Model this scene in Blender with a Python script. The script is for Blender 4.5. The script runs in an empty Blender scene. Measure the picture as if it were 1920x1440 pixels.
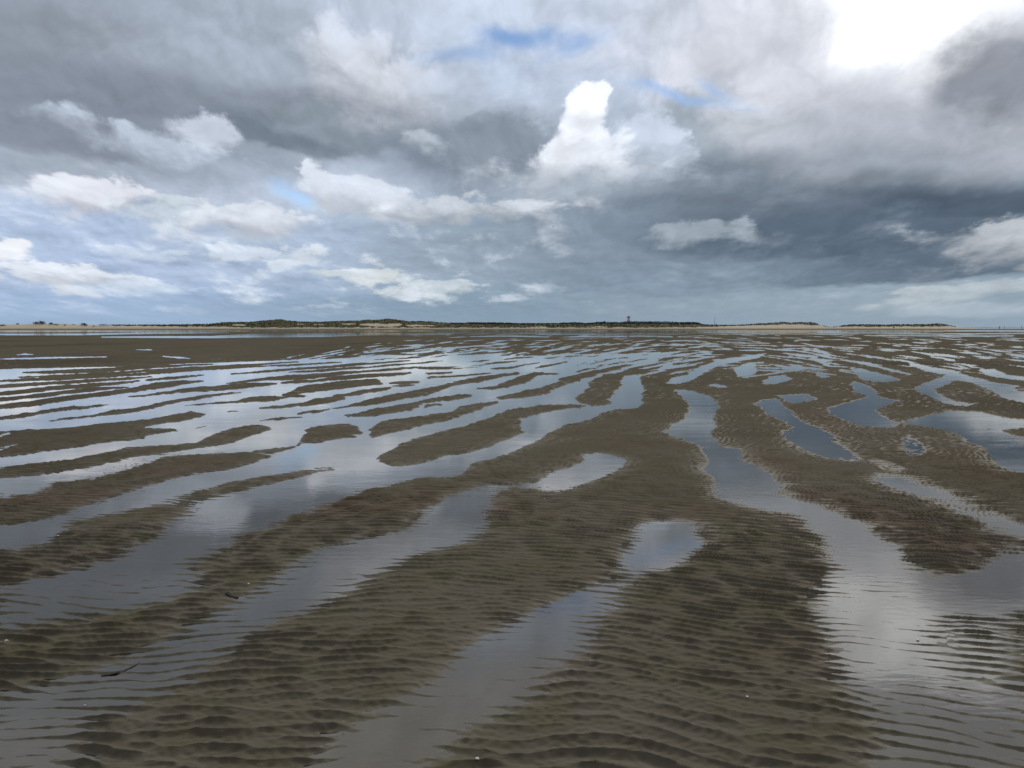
import bpy, bmesh, math, random
import numpy as np
from mathutils import Vector

C = bpy.context.scene.collection
R = math.radians
rng = np.random.default_rng(7)
random.seed(5)

# ------------------------------------------------------------------ camera
H = 1.55                                   # eye height over the water (m)
F, CX, CY, HOR = 1450.0, 960.0, 720.0, 614.0
PITCH = math.atan((CY - HOR) / F)
cp, sp = math.cos(PITCH), math.sin(PITCH)
cam_d = bpy.data.cameras.new("camera")
cam_d.sensor_width = 36.0
cam_d.lens = 36.0 * F / 1920.0
cam_d.clip_start = 0.05
cam_d.clip_end = 40000.0
cam = bpy.data.objects.new("camera", cam_d)
C.objects.link(cam)
cam.location = (0, 0, H)
cam.rotation_euler = (math.pi / 2 - PITCH, 0, 0)
bpy.context.scene.camera = cam


def ray(px, py):
    u = (px - CX) / F
    v = (CY - py) / F
    return (u, cp + v * sp, -sp + v * cp)


def ground(px, py, z=0.0):
    """point of the flat seen at a place in the picture"""
    d = ray(px, py)
    t = (z - H) / d[2]
    return Vector((d[0] * t, d[1] * t, z))


def at(px, py, Y):
    """point at depth Y"""
    d = ray(px, py)
    t = Y / d[1]
    return Vector((d[0] * t, Y, H + d[2] * t))


def azel(px, py):
    d = Vector(ray(px, py)).normalized()
    return math.degrees(math.atan2(d.x, d.y)), math.degrees(math.asin(d.z))


# ------------------------------------------------------------------ object helpers
def tag(o, label=None, cat=None, group=None, kind=None):
    if label: o['label'] = label
    if cat: o['category'] = cat
    if group: o['group'] = group
    if kind: o['kind'] = kind
    return o


def empty(name, loc, rz=0.0):
    o = bpy.data.objects.new(name, None)
    C.objects.link(o)
    o.location = loc
    o.rotation_euler = (0, 0, rz)
    return o


def mesh_obj(name, verts, faces, mat, parent=None, smooth=False):
    me = bpy.data.meshes.new(name)
    me.from_pydata([tuple(v) for v in verts], [], faces)
    me.update()
    if smooth:
        me.polygons.foreach_set("use_smooth", [True] * len(me.polygons))
    o = bpy.data.objects.new(name, me)
    C.objects.link(o)
    if mat: me.materials.append(mat)
    if parent: o.parent = parent
    return o


class MB:
    """collects simple shapes into one mesh"""
    def __init__(self):
        self.v, self.f = [], []

    def ring_tube(self, prof, cx=0, cy=0, n=16, cap=True):
        """lathe: prof is [(r, z), ...]"""
        b = len(self.v)
        for r, z in prof:
            for i in range(n):
                a = 2 * math.pi * i / n
                self.v.append((cx + r * math.cos(a), cy + r * math.sin(a), z))
        for k in range(len(prof) - 1):
            for i in range(n):
                j = (i + 1) % n
                self.f.append((b + k * n + i, b + k * n + j, b + (k + 1) * n + j, b + (k + 1) * n + i))
        if cap:
            self.f.append(tuple(b + i for i in range(n))[::-1])
            self.f.append(tuple(b + (len(prof) - 1) * n + i for i in range(n)))

    def tube(self, pts, rad, n=7):
        b = len(self.v)
        pts = [Vector(p) for p in pts]
        for k, p in enumerate(pts):
            t = (pts[min(k + 1, len(pts) - 1)] - pts[max(k - 1, 0)]).normalized()
            up = Vector((0, 0, 1)) if abs(t.z) < 0.9 else Vector((1, 0, 0))
            a = t.cross(up).normalized()
            c = a.cross(t).normalized()
            for i in range(n):
                w = 2 * math.pi * i / n
                self.v.append(tuple(p + (a * math.cos(w) + c * math.sin(w)) * rad[k]))
        for k in range(len(pts) - 1):
            for i in range(n):
                j = (i + 1) % n
                self.f.append((b + k * n + i, b + k * n + j, b + (k + 1) * n + j, b + (k + 1) * n + i))
        self.f.append(tuple(b + i for i in range(n))[::-1])
        self.f.append(tuple(b + (len(pts) - 1) * n + i for i in range(n)))

    def leaf(self, c, s, rnd):
        """one small leaf clump: two crossed bent quads"""
        for _ in range(2):
            a = Vector((rnd.gauss(0, 1), rnd.gauss(0, 1), rnd.gauss(0, .7))).normalized()
            d = a.cross(Vector((rnd.gauss(0, 1), rnd.gauss(0, 1), rnd.gauss(0, 1)))).normalized()
            b = len(self.v)
            c_ = Vector(c)
            for p in (c_ - a * s, c_ + d * s * .7, c_ + a * s, c_ - d * s * .7):
                self.v.append(tuple(p))
            self.f.append((b, b + 1, b + 2, b + 3))

    def build(self, name, mat, parent=None, smooth=False):
        return mesh_obj(name, self.v, self.f, mat, parent, smooth)


# ------------------------------------------------------------------ node helpers
def new_mat(name):
    m = bpy.data.materials.new(name)
    m.use_nodes = True
    nt = m.node_tree
    nt.nodes.clear()
    return m, nt


class N:
    """little expression builder for node trees"""
    def __init__(self, nt):
        self.nt = nt

    def node(self, t, **kw):
        n = self.nt.nodes.new(t)
        for k, v in kw.items():
            setattr(n, k, v)
        return n

    def put(self, sock, val):
        if isinstance(val, bpy.types.NodeSocket):
            self.nt.links.new(val, sock)
        elif val is not None:
            sock.default_value = val

    def math(self, op, a, b=None, c=None, clamp=False):
        n = self.node('ShaderNodeMath', operation=op, use_clamp=clamp)
        self.put(n.inputs[0], a)
        if b is not None: self.put(n.inputs[1], b)
        if c is not None: self.put(n.inputs[2], c)
        return n.outputs[0]

    def vmath(self, op, a, b=None, scale=None):
        n = self.node('ShaderNodeVectorMath', operation=op)
        self.put(n.inputs[0], a)
        if b is not None: self.put(n.inputs[1], b)
        if scale is not None: self.put(n.inputs['Scale'], scale)
        return n.outputs['Value'] if op in ('LENGTH', 'DOT_PRODUCT', 'DISTANCE') else n.outputs[0]

    def comb(self, x, y, z=0.0):
        n = self.node('ShaderNodeCombineXYZ')
        for i, q in enumerate((x, y, z)): self.put(n.inputs[i], q)
        return n.outputs[0]

    def sep(self, v):
        n = self.node('ShaderNodeSeparateXYZ')
        self.put(n.inputs[0], v)
        return n.outputs

    def noise(self, vec, scale, detail=4, rough=.5, dist=0.0, lac=2.0, dim='3D'):
        n = self.node('ShaderNodeTexNoise', noise_dimensions=dim)
        self.put(n.inputs['Vector'], vec)
        n.inputs['Scale'].default_value = scale
        n.inputs['Detail'].default_value = detail
        n.inputs['Roughness'].default_value = rough
        n.inputs['Distortion'].default_value = dist
        n.inputs['Lacunarity'].default_value = lac
        return n.outputs[0], n.outputs[1]

    def maprange(self, v, a, b, c, d, smooth=True):
        n = self.node('ShaderNodeMapRange', interpolation_type='SMOOTHSTEP' if smooth else 'LINEAR')
        for i, q in enumerate((v, a, b, c, d)): self.put(n.inputs[i], q)
        return n.outputs[0]

    def mix(self, fac, a, b, blend='MIX'):
        n = self.node('ShaderNodeMix', data_type='RGBA', blend_type=blend)
        n.clamp_factor = True
        self.put(n.inputs[0], fac)
        self.put(n.inputs[6], a if isinstance(a, bpy.types.NodeSocket) else tuple(a) + (1,))
        self.put(n.inputs[7], b if isinstance(b, bpy.types.NodeSocket) else tuple(b) + (1,))
        return n.outputs[2]


def srgb(r, g, b):
    def f(c):
        c /= 255.0
        return c / 12.92 if c <= .04045 else ((c + .055) / 1.055) ** 2.4
    return (f(r), f(g), f(b))


# ------------------------------------------------------------------ world: sky and clouds
SUN_AZ, SUN_EL = 26.0, 37.0
#SKYBEGIN
def build_world():
    w = bpy.data.worlds.new("World")
    bpy.context.scene.world = w
    w.use_nodes = True
    nt = w.node_tree
    nt.nodes.clear()
    n = N(nt)
    K = 10.0                                    # background strength is 0.1
    tc = n.node('ShaderNodeTexCoord')
    d = n.vmath('NORMALIZE', tc.outputs['Generated'])
    x, y, z = n.sep(d)
    zc = n.math('MAXIMUM', z, 0.0)
    az = n.math('MULTIPLY', n.math('ARCTAN2', x, y), 180 / math.pi)
    el = n.math('MULTIPLY', n.math('ARCSINE', zc), 180 / math.pi)
    # cloud-deck coordinates: features shrink and flatten towards the horizon
    inv = n.math('DIVIDE', 1.0, n.math('ADD', zc, 0.13))
    q = n.comb(n.math('MULTIPLY', x, inv), n.math('MULTIPLY', n.math('MULTIPLY', y, inv), 1.0), 0.37)
    # puff coordinates: direction with the height stretched, finer towards the horizon
    hz = n.math('DIVIDE', 9.0, n.math('ADD', el, 7.0))
    pf = n.comb(n.math('MULTIPLY', n.math('MULTIPLY', az, .1), n.math('MULTIPLY_ADD', hz, .5, .55)),
                n.math('MULTIPLY', n.math('LOGARITHM', n.math('ADD', el, 4.0), math.e), 1.9), 1.7)
    _, wq = n.noise(q, 1.5, 3, .5)
    _, wp = n.noise(pf, 1.6, 4, .55)
    fine, _ = n.noise(pf, 2.4, 8, .58)
    deck, _ = n.noise(q, 2.0, 5, .5)
    pw = n.vmath('ADD', pf, n.vmath('SCALE', wp, scale=.42))

    def puffs(vec, sc, det):
        v = n.node('ShaderNodeTexVoronoi', voronoi_dimensions='2D', feature='F1', normalize=True)
        n.put(v.inputs['Vector'], vec)
        v.inputs['Scale'].default_value = sc
        v.inputs['Detail'].default_value = det
        v.inputs['Roughness'].default_value = .55
        v.inputs['Lacunarity'].default_value = 2.3
        return n.math('SUBTRACT', 1.0, v.outputs['Distance'])
    puff = puffs(pw, 2.6, 3)
    puff2 = puffs(n.vmath('ADD', pw, (.035, .07, 0)), 2.6, 3)
    relief = n.math('SUBTRACT', puff, puff2)      # >0 on the sides turned to the sun
    puff0 = n.math('SUBTRACT', puff, .62)
    # warped picture plane of the sky, in degrees
    warp = n.vmath('SUBTRACT', wp, (.5, .5, .5))
    warp2 = n.vmath('SUBTRACT', wq, (.5, .5, .5))
    near = n.maprange(el, 0, 14, .35, 1.0, False)
    ae = n.comb(az, el, 0.0)
    ae = n.vmath('ADD', ae, n.vmath('SCALE', n.vmath('MULTIPLY', warp, (5.0, 3.0, 0)), scale=near))
    ae = n.vmath('ADD', ae, n.vmath('SCALE', n.vmath('MULTIPLY', warp2, (3.0, 1.6, 0)), scale=near))
    fine0 = n.math('SUBTRACT', fine, .5)
    deck0 = n.math('SUBTRACT', deck, .5)
    grit, _ = n.noise(pf, 9.0, 6, .6)
    edge = n.math('MULTIPLY_ADD', puff0, 1.0, n.math('ADD', n.math('MULTIPLY', fine0, 1.7), n.math('MULTIPLY', deck0, .3)))
    edge = n.math('MULTIPLY_ADD', n.math('SUBTRACT', grit, .5), .55, edge)

    # ---- general overcast: horizon band, middle, overhead
    col = n.mix(n.maprange(el, 0.2, 6, 0, 1), srgb(150, 172, 192), srgb(158, 174, 192))
    side = n.maprange(az, -30, 30, 0, 1)
    col = n.mix(n.math('MULTIPLY', side, n.maprange(el, 0, 9, 1, 0)), col, srgb(142, 160, 174))
    col = n.mix(n.maprange(el, 8, 20, 0, 1), col, srgb(176, 185, 197))
    col = n.mix(n.maprange(el, 18, 32, 0, 1), col, (.80, .77, .73))
    # unseen sky behind the viewer, darkened to deepen the ripple contrast
    back = n.maprange(y, .25, -.5, 0, 1)
    col = n.mix(n.math('MULTIPLY', back, .85), col, srgb(76, 80, 86))

    # ---- cloud masses: (px, py, rx, ry, turn, colour, edge softness, raggedness, opacity)
    shade = n.math('ADD', 1.0, n.math('MULTIPLY', el, 0.0))
    # crisp: +1 sharp upper rim (heaped cloud), -1 sharp lower rim (layer base), 0 soft all round
    for (px, py, rx, ry, rot, c, soft, rag, op, *cr) in CLOUDS:
        a0, e0 = azel(px, py)
        g = math.cos(R(a0)) ** 2
        ra, re_ = math.degrees(rx / F) * g, math.degrees(ry / F)
        v = n.vmath('SUBTRACT', ae, (a0, e0, 0))
        if rot:
            vr = n.node('ShaderNodeVectorRotate', rotation_type='Z_AXIS')
            n.put(vr.inputs['Vector'], v)
            vr.inputs['Angle'].default_value = R(rot)
            v = vr.outputs[0]
        v = n.vmath('MULTIPLY', v, (1 / ra, 1 / re_, 0))
        r = n.vmath('LENGTH', v)
        r = n.math('MULTIPLY_ADD', edge, -rag * (1.7 if cr and cr[0] > 0 else 1.0), r)
        if cr and cr[0]:
            vy = n.math('MULTIPLY', n.sep(v)[1], 1.0 if cr[0] > 0 else -1.0)
            so = n.maprange(vy, -.5, .6, soft * 1.2, soft * .42)
            t = n.math('DIVIDE', n.math('SUBTRACT', 1.0, r), so)
            al = n.maprange(t, -1, 1, 0, op)
            if cr[0] > 1:
                hv = n.maprange(n.math('MULTIPLY_ADD', edge, .9, vy), -.9, .35, .72, 1.03)
        else:
            al = n.maprange(r, 1 + soft, max(0.0, 1 - soft), 0, op)
        col = n.mix(al, col, c)
        if cr and cr[0] > 1:
            # heaped clouds: lit tops, shaded bases
            shade = n.math('MULTIPLY_ADD', n.math('SUBTRACT', hv, shade), al, shade)
        else:
            shade = n.math('MULTIPLY_ADD', n.math('SUBTRACT', 1.0, shade), al, shade)
    # broken small clouds low over the horizon, bright on top and grey below
    bw = n.math('MULTIPLY', n.maprange(el, .4, 2.0, 0, 1), n.maprange(el, 7, 13, 1, 0))
    bw = n.math('MULTIPLY', bw, n.maprange(az, -4, 10, 1, .12))
    bn = n.math('ADD', n.math('MULTIPLY', fine0, 1.6), n.math('MULTIPLY', puff0, .5))
    col = n.mix(n.math('MULTIPLY', n.maprange(bn, .05, .40, 0, .75), bw), col, G(214, 219, 226))
    col = n.mix(n.math('MULTIPLY', n.maprange(bn, -.02, -.35, 0, .42), bw), col, G(134, 152, 178))
    # relief and grain of the clouds
    k = n.math('MULTIPLY_ADD', relief, .55, 1.10)
    k = n.math('MULTIPLY_ADD', puff0, .22, k)
    k = n.math('MULTIPLY_ADD', deck0, .20, k)
    k = n.math('MULTIPLY_ADD', fine0, .30, k)
    k = n.math('MAXIMUM', k, .5)
    k = n.math('MULTIPLY', k, shade)
    calm = n.maprange(el, 0.3, 3.0, .25, 1)
    k = n.math('ADD', 1.0, n.math('MULTIPLY', n.math('SUBTRACT', k, 1.0), calm))
    col = n.vmath('MULTIPLY', n.vmath('SCALE', col, scale=n.math('MULTIPLY', k, K)), (.975, 1.0, 1.035))

    # ---- blue gaps showing the clear sky above
    sky = n.node('ShaderNodeTexSky', sky_type='NISHITA')
    sky.sun_disc = False
    sky.sun_elevation = R(SUN_EL)
    sky.sun_rotation = R(SUN_AZ)
    sky.air_density = 1.0
    sky.dust_density = .05
    sky.ozone_density = 5.0
    for (px, py, rx, ry, rot, c, soft, rag, op) in GAPS:
        a0, e0 = azel(px, py)
        v = n.vmath('SUBTRACT', ae, (a0, e0, 0))
        vr = n.node('ShaderNodeVectorRotate', rotation_type='Z_AXIS')
        n.put(vr.inputs['Vector'], v)
        vr.inputs['Angle'].default_value = R(rot)
        v = n.vmath('MULTIPLY', vr.outputs[0], (1 / math.degrees(rx / F), 1 / math.degrees(ry / F), 0))
        r = n.math('MULTIPLY_ADD', edge, rag, n.vmath('LENGTH', v))
        al = n.maprange(r, 1 + soft, max(0.0, 1 - soft), 0, op)
        blue = n.vmath('SCALE', sky.outputs[0], scale=c)
        col = n.mix(al, col, blue)
    bg = n.node('ShaderNodeBackground')
    n.put(bg.inputs['Color'], col)
    bg.inputs['Strength'].default_value = 1.0 / K
    out = n.node('ShaderNodeOutputWorld')
    nt.links.new(bg.outputs[0], out.inputs[0])


G = srgb
CLOUDS = [
    # low left: bright thin cloud over pale blue
    (200, 470, 560, 90, 0, G(174, 189, 213), .5, .5, .85),
    (430, 330, 440, 64, 0, G(188, 197, 211), .5, .6, .85),
    (650, 480, 300, 60, 0, G(170, 184, 202), .5, .6, .7),
    (250, 575, 560, 30, 0, G(160, 181, 208), .6, .3, .8),
    # middle slate
    (1080, 460, 330, 110, 0, G(140, 154, 166), .6, .6, .85),
    (1000, 575, 500, 34, 0, G(132, 151, 166), .6, .3, .8),
    (1520, 430, 500, 110, 0, G(118, 130, 143), .6, .6, .92),
    (1600, 560, 500, 44, 0, G(150, 164, 174), .6, .4, .75),
    # top left stratus
    (620, 60, 380, 110, 0, G(182, 190, 202), .6, .7, .85),
    (300, 140, 470, 170, 0, G(148, 157, 169), .5, .5, .95, -1),
    (130, 110, 240, 80, 0, G(134, 141, 150), .6, .6, .8),
    (540, 130, 230, 90, 0, G(166, 175, 187), .7, .7, .75),
    (480, 215, 430, 48, 0, G(126, 134, 145), .5, .5, .85),
    (120, 215, 230, 46, 0, G(126, 134, 146), .6, .5, .8),
    (110, 262, 210, 30, 0, G(130, 138, 149), .4, .5, .85, -1),
    (80, 320, 150, 22, 0, G(152, 160, 171), .6, .6, .7),
    (530, 252, 120, 30, 8, G(112, 121, 132), .45, .6, .9, -1),
    (700, 245, 170, 34, 0, G(138, 147, 157), .5, .6, .8, -1),
    (740, 150, 110, 60, 20, G(208, 210, 216), .6, .9, .8, 2),
    (930, 205, 150, 60, 0, G(172, 180, 190), .6, .8, .75),
    (880, 295, 180, 56, 0, G(122, 132, 144), .45, .6, .92),
    (950, 270, 110, 50, 0, G(134, 143, 154), .4, .8, .8, 1),
    # top centre thin bright veil
    (1010, 30, 280, 56, 0, G(196, 206, 221), .6, .8, .85),
    (1130, 140, 280, 64, 0, G(186, 197, 214), .6, .8, .88),
    (1320, 70, 200, 76, 0, G(204, 207, 216), .6, .8, .82),
    # bright right
    (1620, 90, 350, 130, -10, G(222, 222, 228), .6, .7, .92),
    (1720, 30, 220, 110, 0, (.74, .74, .77), .9, .8, .85),
    (1715, 60, 130, 70, 0, (.92, .92, .93), .95, 1.6, .8),
    (1705, 60, 140, 84, 15, (2.0, 2.0, 1.97), .99, 1.3, .55),
    (1790, 130, 110, 44, 38, (.78, .77, .78), .8, .9, .75),
    (1420, 120, 130, 60, 10, G(200, 202, 210), .6, .9, .8),
    (1395, 165, 60, 34, 25, G(166, 173, 182), .7, .7, .6),
    (1650, 260, 340, 90, 0, G(186, 189, 196), .6, .6, .9),
    (1350, 280, 135, 90, 0, G(150, 159, 169), .45, .45, .92, 2),
    (1500, 185, 110, 60, 25, G(206, 208, 215), .35, 1.0, .9, 2),
    (1450, 255, 100, 50, 40, G(204, 207, 213), .7, .9, .8),
    (1600, 190, 110, 60, 0, G(186, 188, 196), .6, .9, .7),
    (1560, 270, 150, 50, 10, G(166, 172, 180), .6, .8, .7),
    (1915, 150, 140, 64, 42, G(132, 136, 145), .5, .9, .92),
    (1850, 210, 80, 40, 30, G(128, 132, 140), .6, .8, .8),
    (1890, 262, 170, 50, 0, G(176, 179, 186), .6, .7, .75),
    (1330, 322, 150, 34, 0, G(112, 123, 134), .5, .6, .85, -1),
    (1500, 60, 120, 50, -10, G(200, 202, 209), .8, 1.2, .7),
    (1760, 250, 120, 44, 8, G(166, 170, 178), .7, 1.2, .7),
    (1640, 310, 200, 30, 3, G(140, 148, 158), .7, 1.0, .7),
    # dark base of the rain cloud
    (1600, 380, 420, 40, 4, G(98, 109, 121), .55, .6, .9),
    (1800, 380, 200, 20, 5, G(76, 88, 101), .5, .6, .9, -1),
    (1560, 440, 330, 42, 0, G(84, 98, 112), .5, .6, .9, -1),
    (1700, 500, 340, 24, -3, G(90, 104, 118), .5, .5, .88, -1),
    (1260, 520, 260, 40, 0, G(124, 140, 154), .6, .5, .7),
    (1895, 450, 110, 30, 10, G(184, 188, 192), .6, 1.1, .85, 2),
    (1310, 434, 66, 15, 0, G(150, 160, 168), .6, 1.2, .9, 1),
    # bright cumulus tower
    (1200, 268, 66, 40, 0, G(196, 205, 218), .55, 1.0, .85, 2),
    (1240, 300, 60, 26, 0, G(176, 185, 196), .6, 1.0, .7, 1),
    (1090, 300, 96, 48, 0, (.70, .73, .78), .5, .9, .9, 2),
    (1060, 285, 44, 36, 0, (.82, .84, .88), .5, .9, .9, 2),
    (1125, 290, 48, 34, 0, (.76, .79, .84), .5, .9, .85, 1),
    (1078, 250, 40, 36, 0, (.86, .88, .93), .45, .9, .92, 2),
    (1087, 214, 30, 32, 0, (.90, .92, .97), .4, .9, .95, 2),
    (1110, 345, 170, 22, 0, G(160, 169, 180), .8, .6, .75),
    # small cumuli
    (310, 276, 120, 18, 8, G(194, 203, 216), .8, 1.2, .75, 1),
    (388, 256, 40, 22, 20, G(206, 213, 224), .7, 1.2, .7, 1),
    (195, 368, 90, 26, 0, G(216, 216, 222), .5, 1.1, .9, 2),
    (290, 392, 80, 20, 0, G(200, 208, 214), .5, 1.1, .8, 1),
    (680, 362, 90, 28, 8, G(206, 211, 220), .5, 1.2, .9, 2),
    (770, 262, 34, 18, 0, G(186, 194, 202), .6, 1.2, .7, 1),
    (870, 388, 120, 22, 0, G(190, 195, 201), .5, 1.0, .9, 2),
    (480, 414, 90, 21, 0, G(206, 210, 216), .5, 1.0, .9, 2),
    (20, 464, 36, 13, 0, G(230, 230, 230), .5, 1.0, .9, 1),
    (140, 514, 110, 17, 4, G(220, 224, 230), .5, 1.4, .9, 2),
    (300, 478, 70, 10, 0, G(194, 204, 218), .5, 1.3, .8, 1),
    (480, 474, 90, 13, -6, G(202, 211, 221), .5, 1.4, .9, 1),
    (550, 488, 60, 14, -20, G(206, 214, 221), .5, 1.3, .85, 1),
    (710, 517, 50, 13, 0, G(210, 214, 212), .5, 1.3, .9, 1),
    (790, 545, 80, 11, -4, G(192, 200, 203), .5, 1.3, .85, 1),
    (640, 512, 50, 8, 0, G(204, 210, 212), .5, 1.3, .8, 1),
    (270, 545, 80, 9, 0, G(192, 204, 219), .5, 1.2, .75, 1),
    (840, 490, 110, 26, 0, G(146, 159, 172), .5, 1.0, .7),
    (760, 470, 60, 20, 0, G(144, 157, 171), .5, 1.0, .6),
    (1820, 545, 160, 14, -6, G(178, 186, 189), .6, 1.0, .8, 1),
    (1800, 580, 160, 8, 0, G(172, 184, 192), .6, .6, .7),
]
GAPS = [
    (945, 66, 92, 16, 0, .95, .8, 1.1, .88),
    (1068, 84, 46, 16, -15, 1.0, .9, 1.1, .65),
    (1270, 181, 100, 9, 8, 1.1, .95, .9, .65),
    (1365, 162, 40, 10, 25, 1.05, .9, .6, .45),
    (555, 364, 38, 14, 25, 1.4, .9, .9, .6),
    (860, 100, 60, 14, 0, 1.1, .9, .8, .45),
]
#SKYEND
build_world()
bpy.context.scene.world.cycles.sampling_method = "MANUAL"
bpy.context.scene.world.cycles.sample_map_resolution = 256

sun_d = bpy.data.lights.new("sun", 'SUN')
sun_d.energy = 1.35
sun_d.angle = R(10)
sun_d.color = (1.0, .95, .88)
sun = bpy.data.objects.new("sun", sun_d)
C.objects.link(sun)
sd = Vector((math.sin(R(SUN_AZ)) * math.cos(R(SUN_EL)), math.cos(R(SUN_AZ)) * math.cos(R(SUN_EL)), math.sin(R(SUN_EL))))
sun.rotation_euler = sd.to_track_quat('Z', 'Y').to_euler()
sun.location = sd * 50

vs = bpy.context.scene.view_settings
vs.view_transform = 'Standard'
vs.look = 'None'
vs.exposure = 0.0
vs.gamma = 1.0

# ------------------------------------------------------------------ the tidal flat
def vnoise(x, y, seed):
    """smooth lattice noise in -1..1"""
    g = np.random.default_rng(seed).uniform(-1, 1, (256, 256)).astype(np.float32)
    xi = np.floor(x).astype(np.int64)
    yi = np.floor(y).astype(np.int64)
    fx = (x - xi).astype(np.float32)
    fy = (y - yi).astype(np.float32)
    fx = fx * fx * (3 - 2 * fx)
    fy = fy * fy * (3 - 2 * fy)
    x0, x1, y0, y1 = xi & 255, (xi + 1) & 255, yi & 255, (yi + 1) & 255
    return (g[y0, x0] * (1 - fx) + g[y0, x1] * fx) * (1 - fy) + (g[y1, x0] * (1 - fx) + g[y1, x1] * fx) * fy


def fbm(x, y, seed, octs=4, rough=.5):
    s, a, t = 0, 1.0, 0
    for k in range(octs):
        s = s + a * vnoise(x * 2 ** k + 17.3 * k, y * 2 ** k + 9.1 * k, seed + k)
        t += a
        a *= rough
    return s / t


#LAYOUTBEGIN
# Surveyed outlines of the sand bars and pools, noted by where they are seen from the eye point;
# they are laid out on the flat as ground positions below.
# value: 1 = bar standing dry, 0 = bottom of a pool
POLYS = []   # (value, [(px, py), ...])
STROKES = []  # (value, [(px, py, half), ...])


def W(*p, v=0.0): POLYS.append((v, p))
def S(*p, v=1.0): POLYS.append((v, p))
def sw(*p, v=0.0): STROKES.append((len(POLYS), v, p))
def ss(*p, v=1.0): STROKES.append((len(POLYS), v, p))


# --- wet sheets and far pools below the dunes
W((0, 618.6), (900, 618.6), (900, 622), (0, 623.5), v=.40)
W((820, 618.6), (1920, 617.5), (1920, 621.5), (1300, 623.2), (820, 625), v=.38)
sw((0, 627, 1.6), (150, 627, 1.8), (250, 625, 1.6), (430, 623, 1.6))
sw((190, 632, .8), (300, 632, 1.8), (400, 632, 2.2), (480, 629, 3.6), (600, 628, 3.8), (700, 626, 2.6), (800, 627, 1.4), (850, 626, .7))
sw((440, 621, .7), (640, 620.5, 1.0), (800, 621, .7))
sw((0, 622, .7), (90, 621.5, 1.0), (200, 621, .6))
sw((1010, 627, .8), (1060, 626, 1.6), (1130, 627, 1.4), (1160, 628, .5))
sw((1080, 632, .6), (1200, 630, 1.3), (1260, 631, .6))
sw((1150, 624.2, .5), (1300, 624, .9), (1520, 624, 1.2), (1700, 624.5, 1.0), (1740, 625, .5))
sw((1620, 629, .5), (1780, 630, 1.0), (1900, 630, .8))
sw((1800, 619, .8), (1920, 618.5, 1.3))
sw((880, 631, .5), (960, 630, 1.2), (1030, 632, .6))
sw((0, 673, .9), (70, 671.5, 1.4), (200, 669, .7))
sw((28, 665.5, .6), (45, 664.5, 1.6), (62, 664.5, .7))
sw((255, 656, .5), (285, 656, .9))
sw((305, 668, .5), (335, 670.5, 1.6), (358, 672, .6))
# --- the big left-hand water
W((0, 693), (200, 688), (380, 681), (500, 677), (560, 674), (640, 672), (720, 665), (800, 668), (900, 665), (960, 668),
  (1100, 664), (1180, 664), (1235, 668), (1230, 677), (1180, 690), (1160, 700), (1150, 740), (1148, 768), (1100, 788),
  (1060, 795), (1030, 810), (1000, 828), (950, 850), (890, 868), (872, 884), (860, 897), (800, 897), (720, 915), (640, 935),
  (530, 980), (480, 1000), (420, 1040), (350, 1062), (280, 1085), (200, 1140), (130, 1155), (60, 1170), (0, 1195))
ss((38, 699, 1), (110, 697, 3), (190, 694, 3.6), (280, 688, 3), (350, 685, 1.5), (400, 683, 1))
ss((35, 708, 1), (100, 705, 2), (180, 702, 2.4), (240, 698, 2), (330, 692, 2), (420, 687, 2), (500, 682, 1.5), (560, 678, 1))
ss((0, 714.5, 2), (60, 712, 2.2), (130, 709, 2.5), (200, 706, 2), (260, 702, 2), (320, 697, 2), (400, 692, 2), (460, 688, 1.5), (560, 684, 1.5), (640, 679, 1))
ss((0, 724, 3), (60, 720, 2.6), (130, 717, 2.5), (200, 712, 2.5), (250, 709, 2), (290, 706, 1))
ss((270, 713, 1), (320, 709, 2), (350, 707, 2), (380, 704, 1))
ss((0, 737, 3.5), (50, 733, 3.2), (100, 727, 3), (150, 724, 3), (190, 720, 2.5), (230, 717, 2), (262, 714, 1))
ss((60, 740, 1.5), (120, 735, 3), (170, 730, 3.5), (210, 727, 2), (235, 725, 1))
ss((0, 749, 3.5), (40, 745, 3), (90, 741, 2.6), (112, 738, 2))
ss((0, 763, 5), (60, 757, 4.8), (100, 750, 4.5), (150, 744, 4.5), (200, 738, 4), (240, 732, 4), (280, 725, 5), (320, 720, 5), (350, 717, 3), (382, 714, 1.2))
ss((0, 785, 2.6), (40, 780, 2.6), (75, 775, 3), (100, 770, 2.6), (140, 765, 3), (170, 763, 2), (203, 759, .8))
ss((80, 790, 1), (110, 786, 2), (160, 781, 2), (220, 773, 4), (260, 768, 3.2), (290, 761, 3.5), (330, 752, 3.2), (380, 745, 2.6), (420, 740, 2), (456, 736, 1))
ss((240, 744, .9), (280, 742, 1.4), (300, 738, 2.5), (340, 733, 3.6), (400, 729, 4.5), (440, 725, 4.5), (480, 722, 3), (522, 719, 1.2))
ss((425, 719, 1), (460, 716, 2), (500, 711, 3), (540, 708, 3.6), (590, 705, 3.6), (640, 700, 3), (680, 697, 2.2), (740, 692, 2), (790, 688, 1))
ss((430, 702, 1), (500, 696, 2), (540, 693, 1.5), (600, 689, 2), (660, 685, 1.6), (720, 680, 1.6), (770, 676, 1))
ss((540, 698, 1), (600, 695, 2), (660, 690, 2), (720, 686, 1.5), (780, 681, 1.5), (830, 677, 1))
ss((345, 762, .8), (400, 757, 1.6), (450, 754, 2), (470, 750, 3.5), (500, 748, 4), (522, 747, 3), (545, 743, 2), (572, 743, 1))
ss((525, 741, 1), (550, 737, 4), (570, 730, 6), (620, 724, 6.5), (660, 720, 6), (700, 715, 5), (716, 719, 1.5))
ss((525, 718, 1.5), (560, 715, 3), (590, 714, 2.2), (620, 710, 3), (680, 705, 3), (740, 702, 2.5), (775, 698, 1))
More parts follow.
